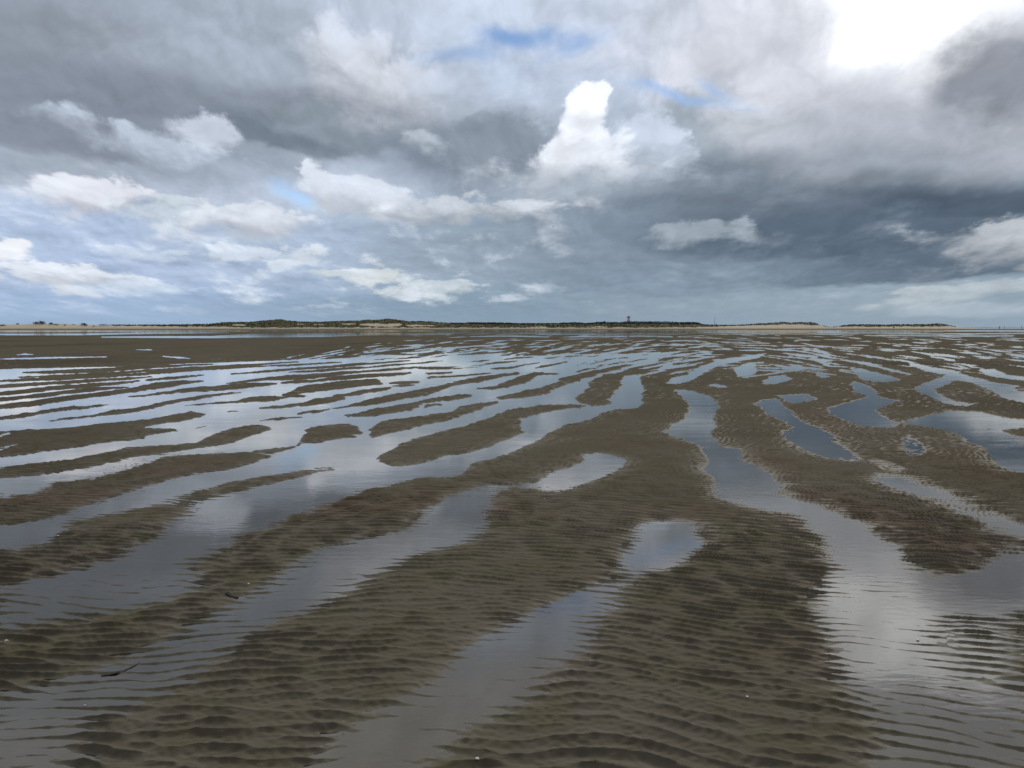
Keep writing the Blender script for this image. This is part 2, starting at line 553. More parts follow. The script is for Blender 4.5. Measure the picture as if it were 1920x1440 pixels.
ss((480, 766, 1), (530, 762, 2), (570, 758, 3), (590, 754, 5.5), (620, 750, 4.6), (645, 747, 2))
ss((625, 745, 1.5), (660, 738, 3), (700, 732, 3.5), (735, 727, 2))
ss((728, 718, 1), (755, 718, 3), (792, 716, 1.5))
ss((735, 724, 1), (752, 724, 2), (775, 722, 1))
ss((560, 778, 1), (575, 774, 2.2), (600, 772, 2), (622, 767, 1.4))
ss((625, 766, 1), (650, 763, 2), (670, 758, 3), (700, 752, 5.5), (740, 745, 5), (770, 740, 5), (800, 735, 5.5), (825, 728, 5), (845, 722, 4), (870, 716, 4), (910, 709, 4), (940, 704, 3), (975, 699, 1.2))
ss((648, 780, 1), (680, 777, 3), (700, 772, 5), (740, 767, 5.5), (770, 762, 5), (800, 752, 3), (835, 747, 3), (862, 744, 4), (887, 741, 1.4))
ss((795, 764, 1), (815, 757, 2), (833, 758, 1))
ss((492, 788, .8), (515, 786, 1.6), (545, 784, 1.6), (567, 783, .8))
ss((422, 773, .6), (438, 771.5, 1.3), (448, 771, .5))
ss((690, 819, 1.5), (704, 812, 9), (720, 803, 11), (760, 796, 10), (800, 788, 9), (840, 780, 7), (870, 768, 6), (900, 763, 5), (917, 757, 3), (935, 754, 1.5))
ss((930, 746, 2), (950, 744, 4.5), (980, 739, 6), (1010, 735, 5.5), (1035, 728, 6), (1055, 717, 7), (1092, 705, 5), (1133, 694, 4), (1170, 688, 3), (1205, 684, 1.5))
ss((892, 729, 1), (930, 727, 3), (950, 720, 5), (980, 712, 7), (1000, 704, 4.5), (1018, 699, 1.5))
ss((1008, 702, 1.4), (1046, 701, 1.2))
ss((800, 701, 2), (850, 698, 1.4))
ss((800, 709, 2), (840, 706, 1.5), (890, 702, 1.6), (922, 699, .8))
ss((780, 691, 1), (810, 690, 2.4), (840, 690, 2.2), (870, 687, 1))
ss((850, 692, 1), (890, 686, 2.5), (930, 681, 2), (972, 677, .8))
ss((922, 692, 1), (955, 689, 3), (990, 684, 2), (1012, 680, 1))
ss((1000, 690, 1), (1022, 685, 3), (1048, 681, 2.5), (1064, 679, 1))
ss((860, 681, 1), (910, 677, 1.8), (960, 672, 1.4), (1000, 669, 1))
ss((1020, 672, 1), (1060, 670, 2), (1110, 667, 1.4), (1150, 665, .8))
ss((1075, 688, 1), (1105, 681, 2.4), (1140, 675, 2), (1180, 670, 1))
ss((1080, 698, 1), (1120, 688, 2), (1170, 679, 2.2), (1215, 672, 1))
ss((700, 674, .8), (760, 671, 1.5), (830, 668, .8))
ss((560, 690.5, .6), (620, 686, 1.0), (690, 680, .8))
# bars in the middle left
S((0, 812), (60, 806), (150, 800), (200, 794), (260, 788), (330, 779), (358, 771), (366, 773), (382, 776), (376, 781), (330, 790),
  (285, 798), (275, 803), (320, 803), (337, 809), (300, 815), (270, 823), (200, 830), (120, 843), (60, 852), (0, 860))
sw((0, 843, 2.2), (18, 838, 4), (40, 834, 2))
sw((0, 817, 3), (20, 812, 1.5))
sw((65, 806, 1), (95, 803, 2.2), (130, 800, 1))
sw((270, 803, 1), (285, 801, 2.6), (325, 796, 1))
ss((362, 804, .7), (375, 802, 1.6), (390, 798, .8))
ss((0, 888, 8), (60, 881, 9), (120, 872, 9), (180, 862, 9), (240, 848, 8), (290, 843, 7), (335, 838, 4.5), (375, 834, 4.5), (400, 826, 11), (440, 815, 12), (475, 806, 9), (500, 803, 4.5), (512, 803, 1.5))
S((0, 940), (40, 928), (80, 917), (110, 905), (190, 896), (240, 882), (285, 868), (295, 858), (350, 853), (420, 851), (470, 849), (512, 853),
  (490, 862), (430, 880), (380, 888), (300, 908), (190, 938), (110, 962), (60, 976), (0, 989))
sw((170, 901, .8), (182, 900, 3), (192, 901, .8))
ss((470, 848, 1.5), (510, 845, 3.6), (545, 840, 2.2), (566, 832, 2))
S((566, 830), (575, 815), (582, 801), (620, 796), (655, 795), (672, 800), (682, 812), (664, 822), (640, 822), (600, 830))
sw((662, 817, .8), (670, 817, 2.2), (680, 819, .6))
ss((330, 944, 8), (365, 936, 10), (400, 925, 9), (440, 915, 8), (500, 902, 6.5), (560, 890, 6), (610, 880, 5), (632, 881, 1.6))
S((0, 1040), (30, 1032), (90, 1022), (125, 1005), (135, 987), (160, 972), (225, 964), (265, 954), (300, 945), (360, 950), (358, 965), (335, 976),
  (310, 995), (260, 1020), (210, 1045), (130, 1070), (40, 1088), (0, 1100))
ss((72, 1001, .8), (92, 999, 2), (112, 998, .8))
# bars in the centre
S((1129, 702), (1165, 698), (1162, 720), (1150, 735), (1146, 758), (1110, 763), (1088, 757), (1073, 745), (1098, 735), (1102, 718))
ss((885, 797, 2), (905, 791, 4), (930, 785, 6), (970, 776, 8), (1010, 768, 7), (1050, 764, 4.5), (1080, 762, 3), (1094, 762, 1.2))
S((702, 860), (712, 852), (740, 843), (790, 820), (860, 803), (900, 794), (960, 780), (972, 790), (982, 811), (950, 822), (910, 842), (880, 850),
  (830, 860), (800, 868), (760, 878), (735, 876))
S((872, 882), (888, 868), (950, 850), (1000, 828), (1030, 810), (1060, 795), (1100, 790), (1200, 788), (1260, 790), (1200, 850), (1110, 848),
  (1090, 860), (1060, 875), (1030, 888), (950, 897), (900, 890))
S((730, 918), (790, 902), (840, 898), (880, 899), (920, 903), (905, 910), (880, 917), (840, 935), (800, 953), (765, 990), (690, 1002), (640, 1012),
  (580, 1030), (540, 1050), (520, 1070), (490, 1100), (440, 1125), (380, 1150), (330, 1180), (280, 1215), (200, 1250), (100, 1290), (0, 1318),
  (0, 1195), (60, 1172), (130, 1158), (200, 1142), (280, 1120), (360, 1090), (410, 1045), (470, 1002), (530, 980), (640, 935))
W((0, 1120), (100, 1105), (260, 1060), (360, 1060), (400, 1080), (380, 1110), (300, 1135), (200, 1150), (100, 1165), (0, 1190), v=.22)
# long thin pool running to the lower left of the middle
W((930, 908), (1000, 905), (960, 912), (935, 922), (915, 948), (893, 985), (885, 1010), (860, 1015), (800, 1032), (750, 1050), (715, 1068), (670, 1085),
  (655, 1110), (620, 1130), (580, 1150), (500, 1190), (420, 1235), (350, 1285), (280, 1325), (180, 1360), (120, 1440), (0, 1440), (0, 1318), (100, 1290),
  (200, 1252), (280, 1217), (330, 1182), (380, 1152), (440, 1127), (490, 1102), (520, 1072), (540, 1052), (580, 1032), (640, 1014), (690, 1004),
  (765, 992), (800, 955), (840, 937), (880, 919), v=.10)
W((560, 1150), (500, 1200), (420, 1240), (350, 1285), (280, 1325), (180, 1360), (110, 1440), (0, 1440), (0, 1310), (100, 1285), (200, 1250), (330, 1185), (440, 1130), v=.2)
# bright little pools of the middle
W((1100, 850), (1125, 846), (1160, 855), (1176, 862), (1162, 876), (1146, 890), (1120, 900), (1080, 916), (1042, 930), (1020, 920), (1000, 906),
  (1030, 890), (1060, 876), (1085, 862))
W((1005, 905), (1040, 905), (1060, 915), (1040, 925), (1000, 915), (960, 910), v=.2)
W((1196, 985), (1240, 978), (1290, 975), (1315, 983), (1308, 1005), (1322, 1025), (1312, 1045), (1262, 1065), (1225, 1080), (1182, 1086), (1168, 1076),
  (1180, 1050), (1190, 1020))
W((1175, 1080), (1225, 1078), (1200, 1092), (1150, 1110), (1180, 1135), (1130, 1160), (1107, 1213), (1030, 1253), (980, 1300), (945, 1333), (880, 1367),
  (850, 1400), (800, 1440), (560, 1440), (620, 1400), (690, 1340), (745, 1315), (827, 1253), (845, 1227), (910, 1180), (973, 1153), (1057, 1113), (1120, 1092), v=.26)
W((1145, 1090), (1180, 1095), (1120, 1130), (1060, 1170), (1000, 1220), (930, 1280), (820, 1360), (740, 1420), (640, 1440), (600, 1430), (720, 1345), (840, 1270), (900, 1200), (985, 1150), (1060, 1115), v=.15)
W((1165, 706), (1200, 702), (1199, 715), (1205, 730), (1209, 755), (1192, 766), (1150, 768), (1090, 777), (1060, 777), (1100, 764), (1146, 758), (1150, 740), (1155, 730), (1165, 720))
# the long channel on the right
W((1265, 730), (1300, 733), (1332, 745), (1352, 765), (1342, 772), (1345, 800), (1341, 820), (1360, 840), (1400, 843), (1398, 865), (1420, 875), (1440, 890),
  (1470, 910), (1463, 925), (1490, 934), (1540, 950), (1600, 970), (1640, 1000), (1700, 1045), (1740, 1072), (1790, 1083), (1830, 1060), (1880, 1025),
  (1920, 1010), (1920, 1440), (1640, 1440), (1650, 1405), (1690, 1390), (1632, 1350), (1600, 1310), (1572, 1260), (1568, 1220), (1545, 1180), (1525, 1150), (1525, 1120),
  (1550, 1090), (1560, 1060), (1540, 1030), (1530, 1000), (1510, 972), (1480, 965), (1430, 955), (1380, 940), (1350, 935), (1335, 925),
  (1350, 905), (1326, 880), (1331, 860), (1320, 837), (1290, 825), (1245, 811), (1265, 800), (1290, 782), (1298, 764), (1280, 745), v=.05)
W((1650, 1290), (1920, 1300), (1920, 1440), (1690, 1440), (1690, 1400), (1630, 1340), v=.16)
S((1760, 1150), (1850, 1150), (1920, 1140), (1920, 1300), (1860, 1290), (1800, 1250), (1740, 1210), v=.48)
S((1610, 1075), (1700, 1085), (1740, 1110), (1690, 1125), (1600, 1110), v=.22)
W((1655, 903), (1700, 905), (1750, 915), (1790, 932), (1840, 953), (1890, 975), (1920, 985), (1920, 1012), (1895, 1004), (1850, 988), (1798, 966),
  (1740, 938), (1700, 925), (1665, 912), v=.02)
W((1640, 865), (1672, 862), (1702, 880), (1692, 890), (1655, 882), v=.2)
W((1640, 888), (1690, 893), (1740, 905), (1690, 912), (1650, 905), v=.2)
# dark pools on the right
W((1420, 752), (1450, 748), (1480, 765), (1500, 790), (1530, 800), (1560, 812), (1575, 830), (1600, 848), (1632, 862), (1600, 868), (1560, 860), (1540, 850),
  (1500, 838), (1476, 820), (1470, 810), (1480, 800), (1468, 788), (1430, 773))
W((1555, 766), (1600, 751), (1640, 740), (1660, 748), (1682, 752), (1640, 770), (1660, 785), (1692, 795), (1670, 803), (1620, 800), (1590, 790), (1560, 776))
W((1460, 742), (1520, 738), (1530, 750), (1500, 757), (1470, 752), v=.2)
W((1600, 715), (1625, 722), (1650, 738), (1630, 744), (1605, 735), (1595, 722))
W((1690, 790), (1730, 781), (1780, 771), (1840, 775), (1880, 785), (1920, 788), (1920, 890), (1900, 884), (1880, 873), (1862, 862), (1852, 850), (1840, 838),
  (1812, 822), (1800, 812), (1770, 804), (1730, 799))
ss((1876, 808, 1.5), (1900, 812, 6), (1925, 812, 9))
ss((1905, 829, 1.4), (1925, 829, 2))
ss((1842, 804, .6), (1858, 804.5, 1.2))
W((1682, 826), (1710, 816), (1722, 830), (1746, 850), (1732, 858), (1702, 851))
W((1595, 690), (1620, 692), (1640, 700), (1670, 706), (1690, 712), (1660, 716), (1620, 713), (1602, 700))
W((1705, 679), (1750, 689), (1785, 695), (1820, 707), (1865, 718), (1905, 724), (1900, 730), (1920, 742), (1920, 760), (1885, 748), (1850, 728), (1815, 717),
  (1785, 714), (1772, 722), (1750, 730), (1775, 745), (1790, 754), (1822, 758), (1815, 763), (1770, 758), (1740, 742), (1718, 730), (1725, 720), (1760, 710),
  (1775, 703), (1740, 697), (1705, 685))
W((1835, 693), (1865, 692), (1890, 703), (1920, 710), (1920, 717), (1885, 710), (1850, 703))
sw((1592, 678, .6), (1640, 686, 1.6), (1680, 696, 1.6), (1712, 703, .9))
sw((1515, 666, .6), (1528, 672, 2), (1545, 682, 3.4), (1558, 687, 1.2), (1600, 689, .7))
sw((1528, 699, 1), (1540, 705, 4), (1553, 707, 1))
W((1375, 692), (1395, 682), (1412, 679), (1419, 695), (1415, 702), (1387, 707))
W((1430, 716), (1445, 706), (1475, 703), (1482, 712), (1457, 720), (1437, 721))
W((1245, 719), (1260, 710), (1290, 702), (1308, 690), (1340, 678), (1372, 671), (1440, 662), (1422, 671), (1380, 679), (1346, 684), (1326, 696), (1300, 711), (1270, 720))
sw((1466, 692, .8), (1485, 690, 4), (1502, 692, 1))
sw((1328, 723, 1), (1345, 723, 4), (1362, 726, 1), v=.2)
sw((1240, 690, 1), (1250, 686, 4), (1262, 684, 1))
sw((1195, 705, 1), (1225, 699, 2), (1248, 695, 1))
sw((1200, 669, 1), (1240, 663, 1.4), (1275, 660, 1))
sw((1395, 708, 1), (1450, 700, 1), (1500, 694, .6))
sw((1480, 684, .6), (1500, 687, 2.4), (1505, 690, .8))
for _ in range(60):
    px = random.Random(_ + 900).uniform(830, 1960)
    py = 618 + 9 * random.Random(_ + 500).random()
    ln = random.Random(_ + 300).uniform(40, 200)
    sw((px - ln / 2, py, .12), (px, py, .45), (px + ln / 2, py, .12))
_q = random.Random(77)
for _ in range(230):
    px = _q.uniform(760, 1960)
    py = 626 + 32 * _q.random()
    ln = _q.uniform(12, 60)
    sl = (-.05 if px < 1300 else .05) * _q.uniform(.2, 1.5)
    hh = _q.uniform(.25, .6) * (.7 + (py - 626) / 40)
    sw((px - ln / 2, py - sl * ln / 2, .15), (px, py, hh), (px + ln / 2, py + sl * ln / 2, .15))
# small streaks over the far flats: rising to the right on the left, falling on the right
_r = random.Random(11)
for _ in range(120):
    px = _r.uniform(520, 1920)
    py = 638 + 34 * _r.random() ** .8
    if px < 800 and py < 650: continue
    k = (py - 612) / 40
    ln = _r.uniform(8, 40) * (.5 + k)
    sl = (-.16 if px < 1300 else (.02 if px < 1450 else .17)) * _r.uniform(.5, 1.3)
    hh = _r.uniform(.35, 1.0) * (.4 + k * .7)
    sw((px - ln / 2, py - sl * ln / 2, .25), (px, py, hh), (px + ln / 2, py + sl * ln / 2, .25))
for _ in range(170):
    px = _r.uniform(680, 1330)
    py = _r.uniform(642, 690)
    ln = _r.uniform(18, 70) * (py - 605) / 60
    sl = -(.10 + .10 * (px > 950)) * _r.uniform(.6, 1.4)
    hh = _r.uniform(.4, 1.1) * (.3 + (py - 636) / 45)
    sw((px - ln / 2, py - sl * ln / 2, .25), (px - ln * .2, py - sl * ln * .2, hh), (px + ln * .25, py + sl * ln * .25, hh * .8), (px + ln / 2, py + sl * ln / 2, .25))
for _ in range(90):
    px = _r.uniform(1200, 1920)
    py = _r.uniform(660, 700)
    ln = _r.uniform(20, 70)
    sl = (-.18 if px < 1330 else (.03 if px < 1450 else .16)) * _r.uniform(.6, 1.3)
    sw((px - ln / 2, py - sl * ln / 2, .3), (px, py, _r.uniform(.5, 1.5)), (px + ln / 2, py + sl * ln / 2, .3))
#LAYOUTEND


def build_flat():
    # sampling lattice of the sheet: dense near the eye point, coarse in the distance and to the sides
    rows = np.concatenate([np.arange(614.9, 616, .12), np.arange(616, 640, .3), np.arange(640, 820, .5), np.arange(820, 1440, .72), np.arange(1440, 1520, 2.0), np.arange(1520, 2300, 20.0)])
    v = (CY - rows) / F
    dz = -sp + v * cp
    dy = cp + v * sp
    d = -H * dy / dz                                        # distance of each row
    sc = 0.70
    cols_in = np.arange(-sc, sc + 1e-6, 1.45 / F)
    side = sc + np.cumsum(np.linspace(2, 60, 46) / F)
    s = np.concatenate([-side[::-1], cols_in, side])
    nr, nc = len(rows), len(s)
    X = (d[:, None] * s[None, :]).astype(np.float32)
    Y = np.repeat(d[:, None], nc, 1).astype(np.float32)
    PX = (CX + F * dy[:, None] * s[None, :]).astype(np.float32)
    PY = np.repeat(rows[:, None], nc, 1).astype(np.float32)
    k = np.clip((PY - 614) / 400, 0, 1.2)
    ppm = F / np.maximum(Y, .5)                              # picture units per metre across
    # ragged outlines
    wx = fbm(X * .9, Y * .9, 31, 3) * .10 * ppm
    wy = fbm(X * 1.1 + 50, Y * .5, 35, 3) * 5.0 * k
    wx = np.clip(wx, -14, 14) + np.clip(fbm(X * 5.0, Y * 3.0, 41, 3) * .07 * ppm, -9, 9)
    wy = wy + fbm(X * 4.0 + 9, Y * 2.0, 45, 3) * 3.0 * np.clip(k, 0, .7)
    QX = PX + wx
    QY = PY + wy
    M = np.ones((nr, nc), np.float32)
    rowi = lambda y: int(np.clip(np.searchsorted(rows, y), 0, nr))

    def fill(poly, val):
        p = np.array(poly, np.float32)
        # let the outer pools run on past the sides
        p[:, 0] = np.where(p[:, 0] <= 0, -30, np.where(p[:, 0] >= 1920, 1950, p[:, 0]))
        p[:, 1] = np.where(p[:, 1] >= 1440, 1475, p[:, 1])
        r0, r1 = rowi(p[:, 1].min() - 10), rowi(p[:, 1].max() + 10)
        m = (PX[(r0 + r1) // 2] >= p[:, 0].min() - 60) & (PX[(r0 + r1) // 2] <= p[:, 0].max() + 60)
        c = np.nonzero(m)[0]
        if len(c) == 0 or r1 <= r0: return
        c0, c1 = c[0], c[-1] + 1
        qx, qy = QX[r0:r1, c0:c1], QY[r0:r1, c0:c1]
        ins = np.zeros(qx.shape, bool)
        n_ = len(p)
        for i in range(n_):
            x1, y1 = p[i]
            x2, y2 = p[(i + 1) % n_]
            if y1 == y2: continue
            cond = ((y1 > qy) != (y2 > qy))
            ins ^= cond & (qx < (x2 - x1) * (qy - y1) / (y2 - y1) + x1)
        M[r0:r1, c0:c1][ins] = val

    def stroke(pts, val):
        p = np.array(pts, np.float32)
        hm = p[:, 2].max()
        r0, r1 = rowi(p[:, 1].min() - hm - 8), rowi(p[:, 1].max() + hm + 8)
        mid = PX[(r0 + r1) // 2] if r1 > r0 else PX[min(r0, nr - 1)]
        c = np.nonzero((mid >= p[:, 0].min() - 25) & (mid <= p[:, 0].max() + 25))[0]
        if len(c) == 0 or r1 <= r0: return
        c0, c1 = c[0], c[-1] + 1
        qx, qy = QX[r0:r1, c0:c1], QY[r0:r1, c0:c1]
        yc = np.interp(qx, p[:, 0], p[:, 1])
        hh = np.interp(qx, p[:, 0], p[:, 2], left=0, right=0) * (1.18 if val > .5 else 1.0)
        if p[0, 0] <= 0: hh = np.where(qx < p[0, 0], p[0, 2], hh)
        if p[-1, 0] >= 1920: hh = np.where(qx > p[-1, 0], p[-1, 2], hh)
        ins = np.abs(qy - yc) < hh
        M[r0:r1, c0:c1][ins] = val

    si = 0
    for i, (val, poly) in enumerate(POLYS):
        while si < len(STROKES) and STROKES[si][0] <= i:
            stroke(STROKES[si][2], STROKES[si][1]); si += 1
        fill(poly, val)
    while si < len(STROKES):
        stroke(STROKES[si][2], STROKES[si][1]); si += 1
    # beyond the surveyed sector: the same kind of bars, unsurveyed
    out = fbm(X * .16 + .05 * Y, Y * .45 - X * .1 + 7, 61, 3) + .25
    out = 1 / (1 + np.exp(-out * 9))
    wo = np.clip((np.abs(PX - CX) - 985) / 60, 0, 1)
    wo = np.maximum(wo, np.clip((PY - 1480) / 40, 0, 1))
    M = M * (1 - wo) + out.astype(np.float32) * wo

    # soften: bars have gentle flanks
    def gauss(a, sig, ax):
        if sig < .3: return a
        r = int(math.ceil(sig * 2.6))
        ker = np.exp(-.5 * (np.arange(-r, r + 1) / sig) ** 2)
        ker /= ker.sum()
        pad = [(0, 0), (0, 0)]
        pad[ax] = (r, r)
        b = np.pad(a, pad, mode='edge')
        o = np.zeros_like(a)
        for j, w_ in enumerate(ker):
            o += np.float32(w_) * (b[j:j + a.shape[0]] if ax == 0 else b[:, j:j + a.shape[1]])
        return o
    B1 = gauss(gauss(M, 1.0, 0), 1.6, 1)
    B2 = gauss(gauss(M, 7.0, 0), 22.0, 1)
    B3 = gauss(gauss(M, 18.0, 0), 30.0, 1)
    t = np.clip((PY - 690) / 260, 0, 1)
    t2 = np.clip((PY - 950) / 350, 0, 1)
    B = B1 * (1 - t) + B2 * t
    B = B * (1 - t2) + B3 * t2
    base = (B - .5) * 2                                       # -1 pool .. 1 bar
    base = base * np.where(base > 0, .0108 + .0018 * np.clip((PY - 800) / 240, 0, 1) + .003 * np.clip((800 - PY) / 60, 0, 1) + (.002 + .014 * np.clip((760 - PX) / 200, 0, 1)) * np.clip((672 - PY) / 34, 0, 1), .0105 - .0035 * np.clip((PY - 1000) / 300, 0, 1))
    base += fbm(X * .7, Y * .7, 91, 3) * .0035
    base += fbm(X * 2.6, Y * 1.7, 95, 3) * .0032 * np.clip((900 - PY) / 150, 0, 1) * np.clip((PY - 640) / 60, .3, 1)

    SKEW = .22
    # current ripples: band-limited field with dislocations, crests across the view
    n_, ext = 2048, 20.0
    kx = np.fft.fftfreq(n_, ext / n_) * 2 * np.pi
    KX, KY = np.meshgrid(kx, kx)
    kk = np.hypot(KX, KY)
    k0 = 2 * np.pi / .090
    th = np.arctan2(KX, KY)
    wgt = np.exp(-.5 * ((kk - k0) / (.25 * k0)) ** 2) * (np.exp(-.5 * (th / .21) ** 2) + .07 * np.exp(-.5 * ((th - .7) / .3) ** 2) + .05 * np.exp(-.5 * ((th + .75) / .3) ** 2))
    sp_ = (rng.standard_normal((n_, n_)) + 1j * rng.standard_normal((n_, n_))) * wgt
    z = np.fft.ifft2(sp_).astype(np.complex64)
    z /= np.abs(z).mean()
    # a second, finer set
    wgt2 = np.exp(-.5 * ((kk - 2.3 * k0) / (.5 * k0)) ** 2) * np.exp(-.5 * (th / .8) ** 2)
    z2 = np.fft.ifft2((rng.standard_normal((n_, n_)) + 1j * rng.standard_normal((n_, n_))) * wgt2)
    z2 = (z2.real / np.abs(z2).mean()).astype(np.float32)

    dip = np.where(X > -1, .26, .08).astype(np.float32)
    dip = .17 + .12 * np.tanh(X * .8)
    xs = X + .10 * fbm(X * .8, Y * .8, 71, 2)
    ys = Y + dip * X + .16 * fbm(X * .55, Y * .55, 75, 3) + .05 * vnoise(X * 2.2, Y * 2.2, 79)

    def tile(a, x, y):
        gx = x / ext * n_
        gy = y / ext * n_
        xi = np.floor(gx).astype(np.int64); yi = np.floor(gy).astype(np.int64)
        fx = (gx - xi).astype(np.float32); fy = (gy - yi).astype(np.float32)
        x0, x1, y0, y1 = xi % n_, (xi + 1) % n_, yi % n_, (yi + 1) % n_
        return (a[y0, x0] * (1 - fx) + a[y0, x1] * fx) * (1 - fy) + (a[y1, x0] * (1 - fx) + a[y1, x1] * fx) * fy
    zz = tile(z, xs, ys)
    A = np.minimum(np.abs(zz), 1.7) ** .75
    ph = np.angle(zz)
    prof = 1.30 - 2 * np.abs(np.sin((ph + SKEW * np.sin(ph)) / 2)) ** .95
    amp = .0102 * (1 - .16 * np.clip((Y - 8) / 8, 0, 1)) * (1 + .4 * vnoise(X * .6, Y * .6, 83))
    far = np.clip(1 - (Y - 35) / 60, .3, 1)
    pool = np.clip(.55 + (base + .003) / .020, .30 + .2 * np.clip((PY - 1050) / 250, 0, 1), 1)         # pools are smoothed out
    Z = base + amp * A * prof * far * pool
    fine = tile(z2, X * 1.0, Y * 1.0) * .0016 * np.clip(1.2 - Y / 12, 0, 1)
    Z = Z + fine * pool
    lump = tile(z2, X * .8 + 3, Y * .8 + 5)
    Z = Z + np.clip(lump - 2.1, 0, .8) * .006 * np.clip(1.4 - Y / 9, 0, 1)
    # the flat climbs to the beach under the dunes
    land = np.clip((Y - 470) / 280, 0, 1) * np.clip((520 - X) / 160, 0, 1)
    Z = Z + 1.2 * land ** 1.5
    seab = np.clip((Y - 900) / 300, 0, 1) * (1 - np.clip((520 - X) / 160, 0, 1))
    Z = Z - .4 * seab

    verts = np.empty((nr * nc, 3), np.float32)
    verts[:, 0] = X.ravel(); verts[:, 1] = Y.ravel(); verts[:, 2] = Z.ravel()
    idx = np.arange(nr * nc).reshape(nr, nc)
    a, b, c_, d_ = idx[:-1, :-1].ravel(), idx[:-1, 1:].ravel(), idx[1:, 1:].ravel(), idx[1:, :-1].ravel()
    quads = np.stack([d_, c_, b, a], 1).astype(np.int32)
    me = bpy.data.meshes.new("tidal_flat")
    me.vertices.add(nr * nc)
    me.vertices.foreach_set("co", verts.ravel())
    me.loops.add(quads.size)
    me.loops.foreach_set("vertex_index", quads.ravel())
    me.polygons.add(len(quads))
    me.polygons.foreach_set("loop_start", np.arange(0, quads.size, 4, dtype=np.int32))
    me.polygons.foreach_set("use_smooth", np.ones(len(quads), bool))
    me.update()
    me.validate()
    o = bpy.data.objects.new("tidal_flat", me)
    C.objects.link(o)
    tag(o, kind='structure')
    return o


# wet sand
def sand_material():
    m, nt = new_mat("wet_sand")
    n = N(nt)
    geo = n.node('ShaderNodeNewGeometry')
    pos = geo.outputs['Position']
    x, y, z = n.sep(pos)
    big, bigc = n.noise(pos, .45, 4, .55)
    mid, _ = n.noise(pos, 2.6, 5, .6)
    grain, _ = n.noise(pos, 260.0, 3, .7)
    clump, _ = n.noise(pos, 45.0, 4, .65)
    col = n.mix(n.maprange(big, .35, .65, 0, 1), srgb(89, 85, 74), srgb(96, 91, 82))
    col = n.mix(n.maprange(mid, .45, .72, 0, .75), col, srgb(83, 81, 63))
    col = n.mix(n.math('MULTIPLY', n.maprange(n.sep(bigc)[1], .55, .68, 0, 1), .35), col, srgb(94, 78, 69))
    col = n.mix(n.maprange(grain, .25, .42, .5, 0), col, srgb(50, 45, 36))
    col = n.mix(n.maprange(grain, .64, .76, 0, .35), col, srgb(140, 131, 114))
    broad, _ = n.noise(n.vmath('MULTIPLY', pos, (1.0, .45, 1.0)), .11, 5, .6)
    col = n.mix(n.maprange(broad, .48, .70, 0, .5), col, srgb(67, 63, 54))
    col = n.mix(n.maprange(broad, .48, .30, 0, .45), col, srgb(104, 98, 87))
    # drier pale sand high on the beach (a real change of ground, far off)
    dry = n.maprange(z, .03, .6, 0, 1)
    col = n.mix(dry, col, srgb(150, 144, 132))
    b1 = n.node('ShaderNodeBump')
    b1.inputs['Strength'].default_value = .5
    b1.inputs['Distance'].default_value = .004
    n.put(b1.inputs['Height'], n.math('MULTIPLY_ADD', clump, 1.0, n.math('MULTIPLY', grain, .45)))
    bs = n.node('ShaderNodeBsdfPrincipled')
    n.put(bs.inputs['Base Color'], col)
    # lower sand holds more water in its pores and is shinier
    n.put(bs.inputs['Roughness'], n.maprange(z, -.002, .010, .52, .68))
    n.put(bs.inputs['Specular IOR Level'], n.maprange(z, -.002, .009, .14, .0))
    n.put(bs.inputs['Normal'], b1.outputs[0])
    out = n.node('ShaderNodeOutputMaterial')
    nt.links.new(bs.outputs[0], out.inputs[0])
    return m


def water_material():
    m, nt = new_mat("shallow_water")
    n = N(nt)
    geo = n.node('ShaderNodeNewGeometry')
    pos = geo.outputs['Position']
    p2 = n.vmath('MULTIPLY', pos, (1.0, 2.4, 1.0))
    w1, _ = n.noise(p2, 9.0, 3, .55)
    w2, _ = n.noise(p2, 1.1, 2, .5)
    bmp = n.node('ShaderNodeBump')
    bmp.inputs['Strength'].default_value = .10
    bmp.inputs['Distance'].default_value = .006
    n.put(bmp.inputs['Height'], n.math('MULTIPLY', w1, n.maprange(w2, .35, .65, .3, 1.2)))
    fr = n.node('ShaderNodeFresnel')
    fr.inputs['IOR'].default_value = 1.5
    n.put(fr.inputs['Normal'], bmp.outputs[0])
    tr = n.node('ShaderNodeBsdfTransparent')
    tr.inputs['Color'].default_value = (.93, .91, .86, 1)
    gl = n.node('ShaderNodeBsdfGlossy')
    gl.inputs['Roughness'].default_value = .035
    gl.inputs['Color'].default_value = (.97, .95, .915, 1)
    n.put(gl.inputs['Normal'], bmp.outputs[0])
    mx = n.node('ShaderNodeMixShader')
    n.put(mx.inputs[0], n.math('MULTIPLY', fr.outputs[0], 1.3, clamp=True))
    nt.links.new(tr.outputs[0], mx.inputs[1])
    nt.links.new(gl.outputs[0], mx.inputs[2])
    out = n.node('ShaderNodeOutputMaterial')
    nt.links.new(mx.outputs[0], out.inputs[0])
    return m


M_SAND = sand_material()
M_WATER = water_material()
flat = build_flat()
flat.data.materials.append(M_SAND)
bed = mesh_obj("sea_bed", [(-9000, -300, -.6), (9000, -300, -.6), (9000, 20000, -.6), (-9000, 20000, -.6)], [(0, 1, 2, 3)], M_SAND)
tag(bed, kind='structure')
wat = mesh_obj("water", [(-9000, -300, 0), (9000, -300, 0), (9000, 20000, 0), (-9000, 20000, 0)], [(0, 1, 2, 3)], M_WATER)
tag(wat, kind='structure')


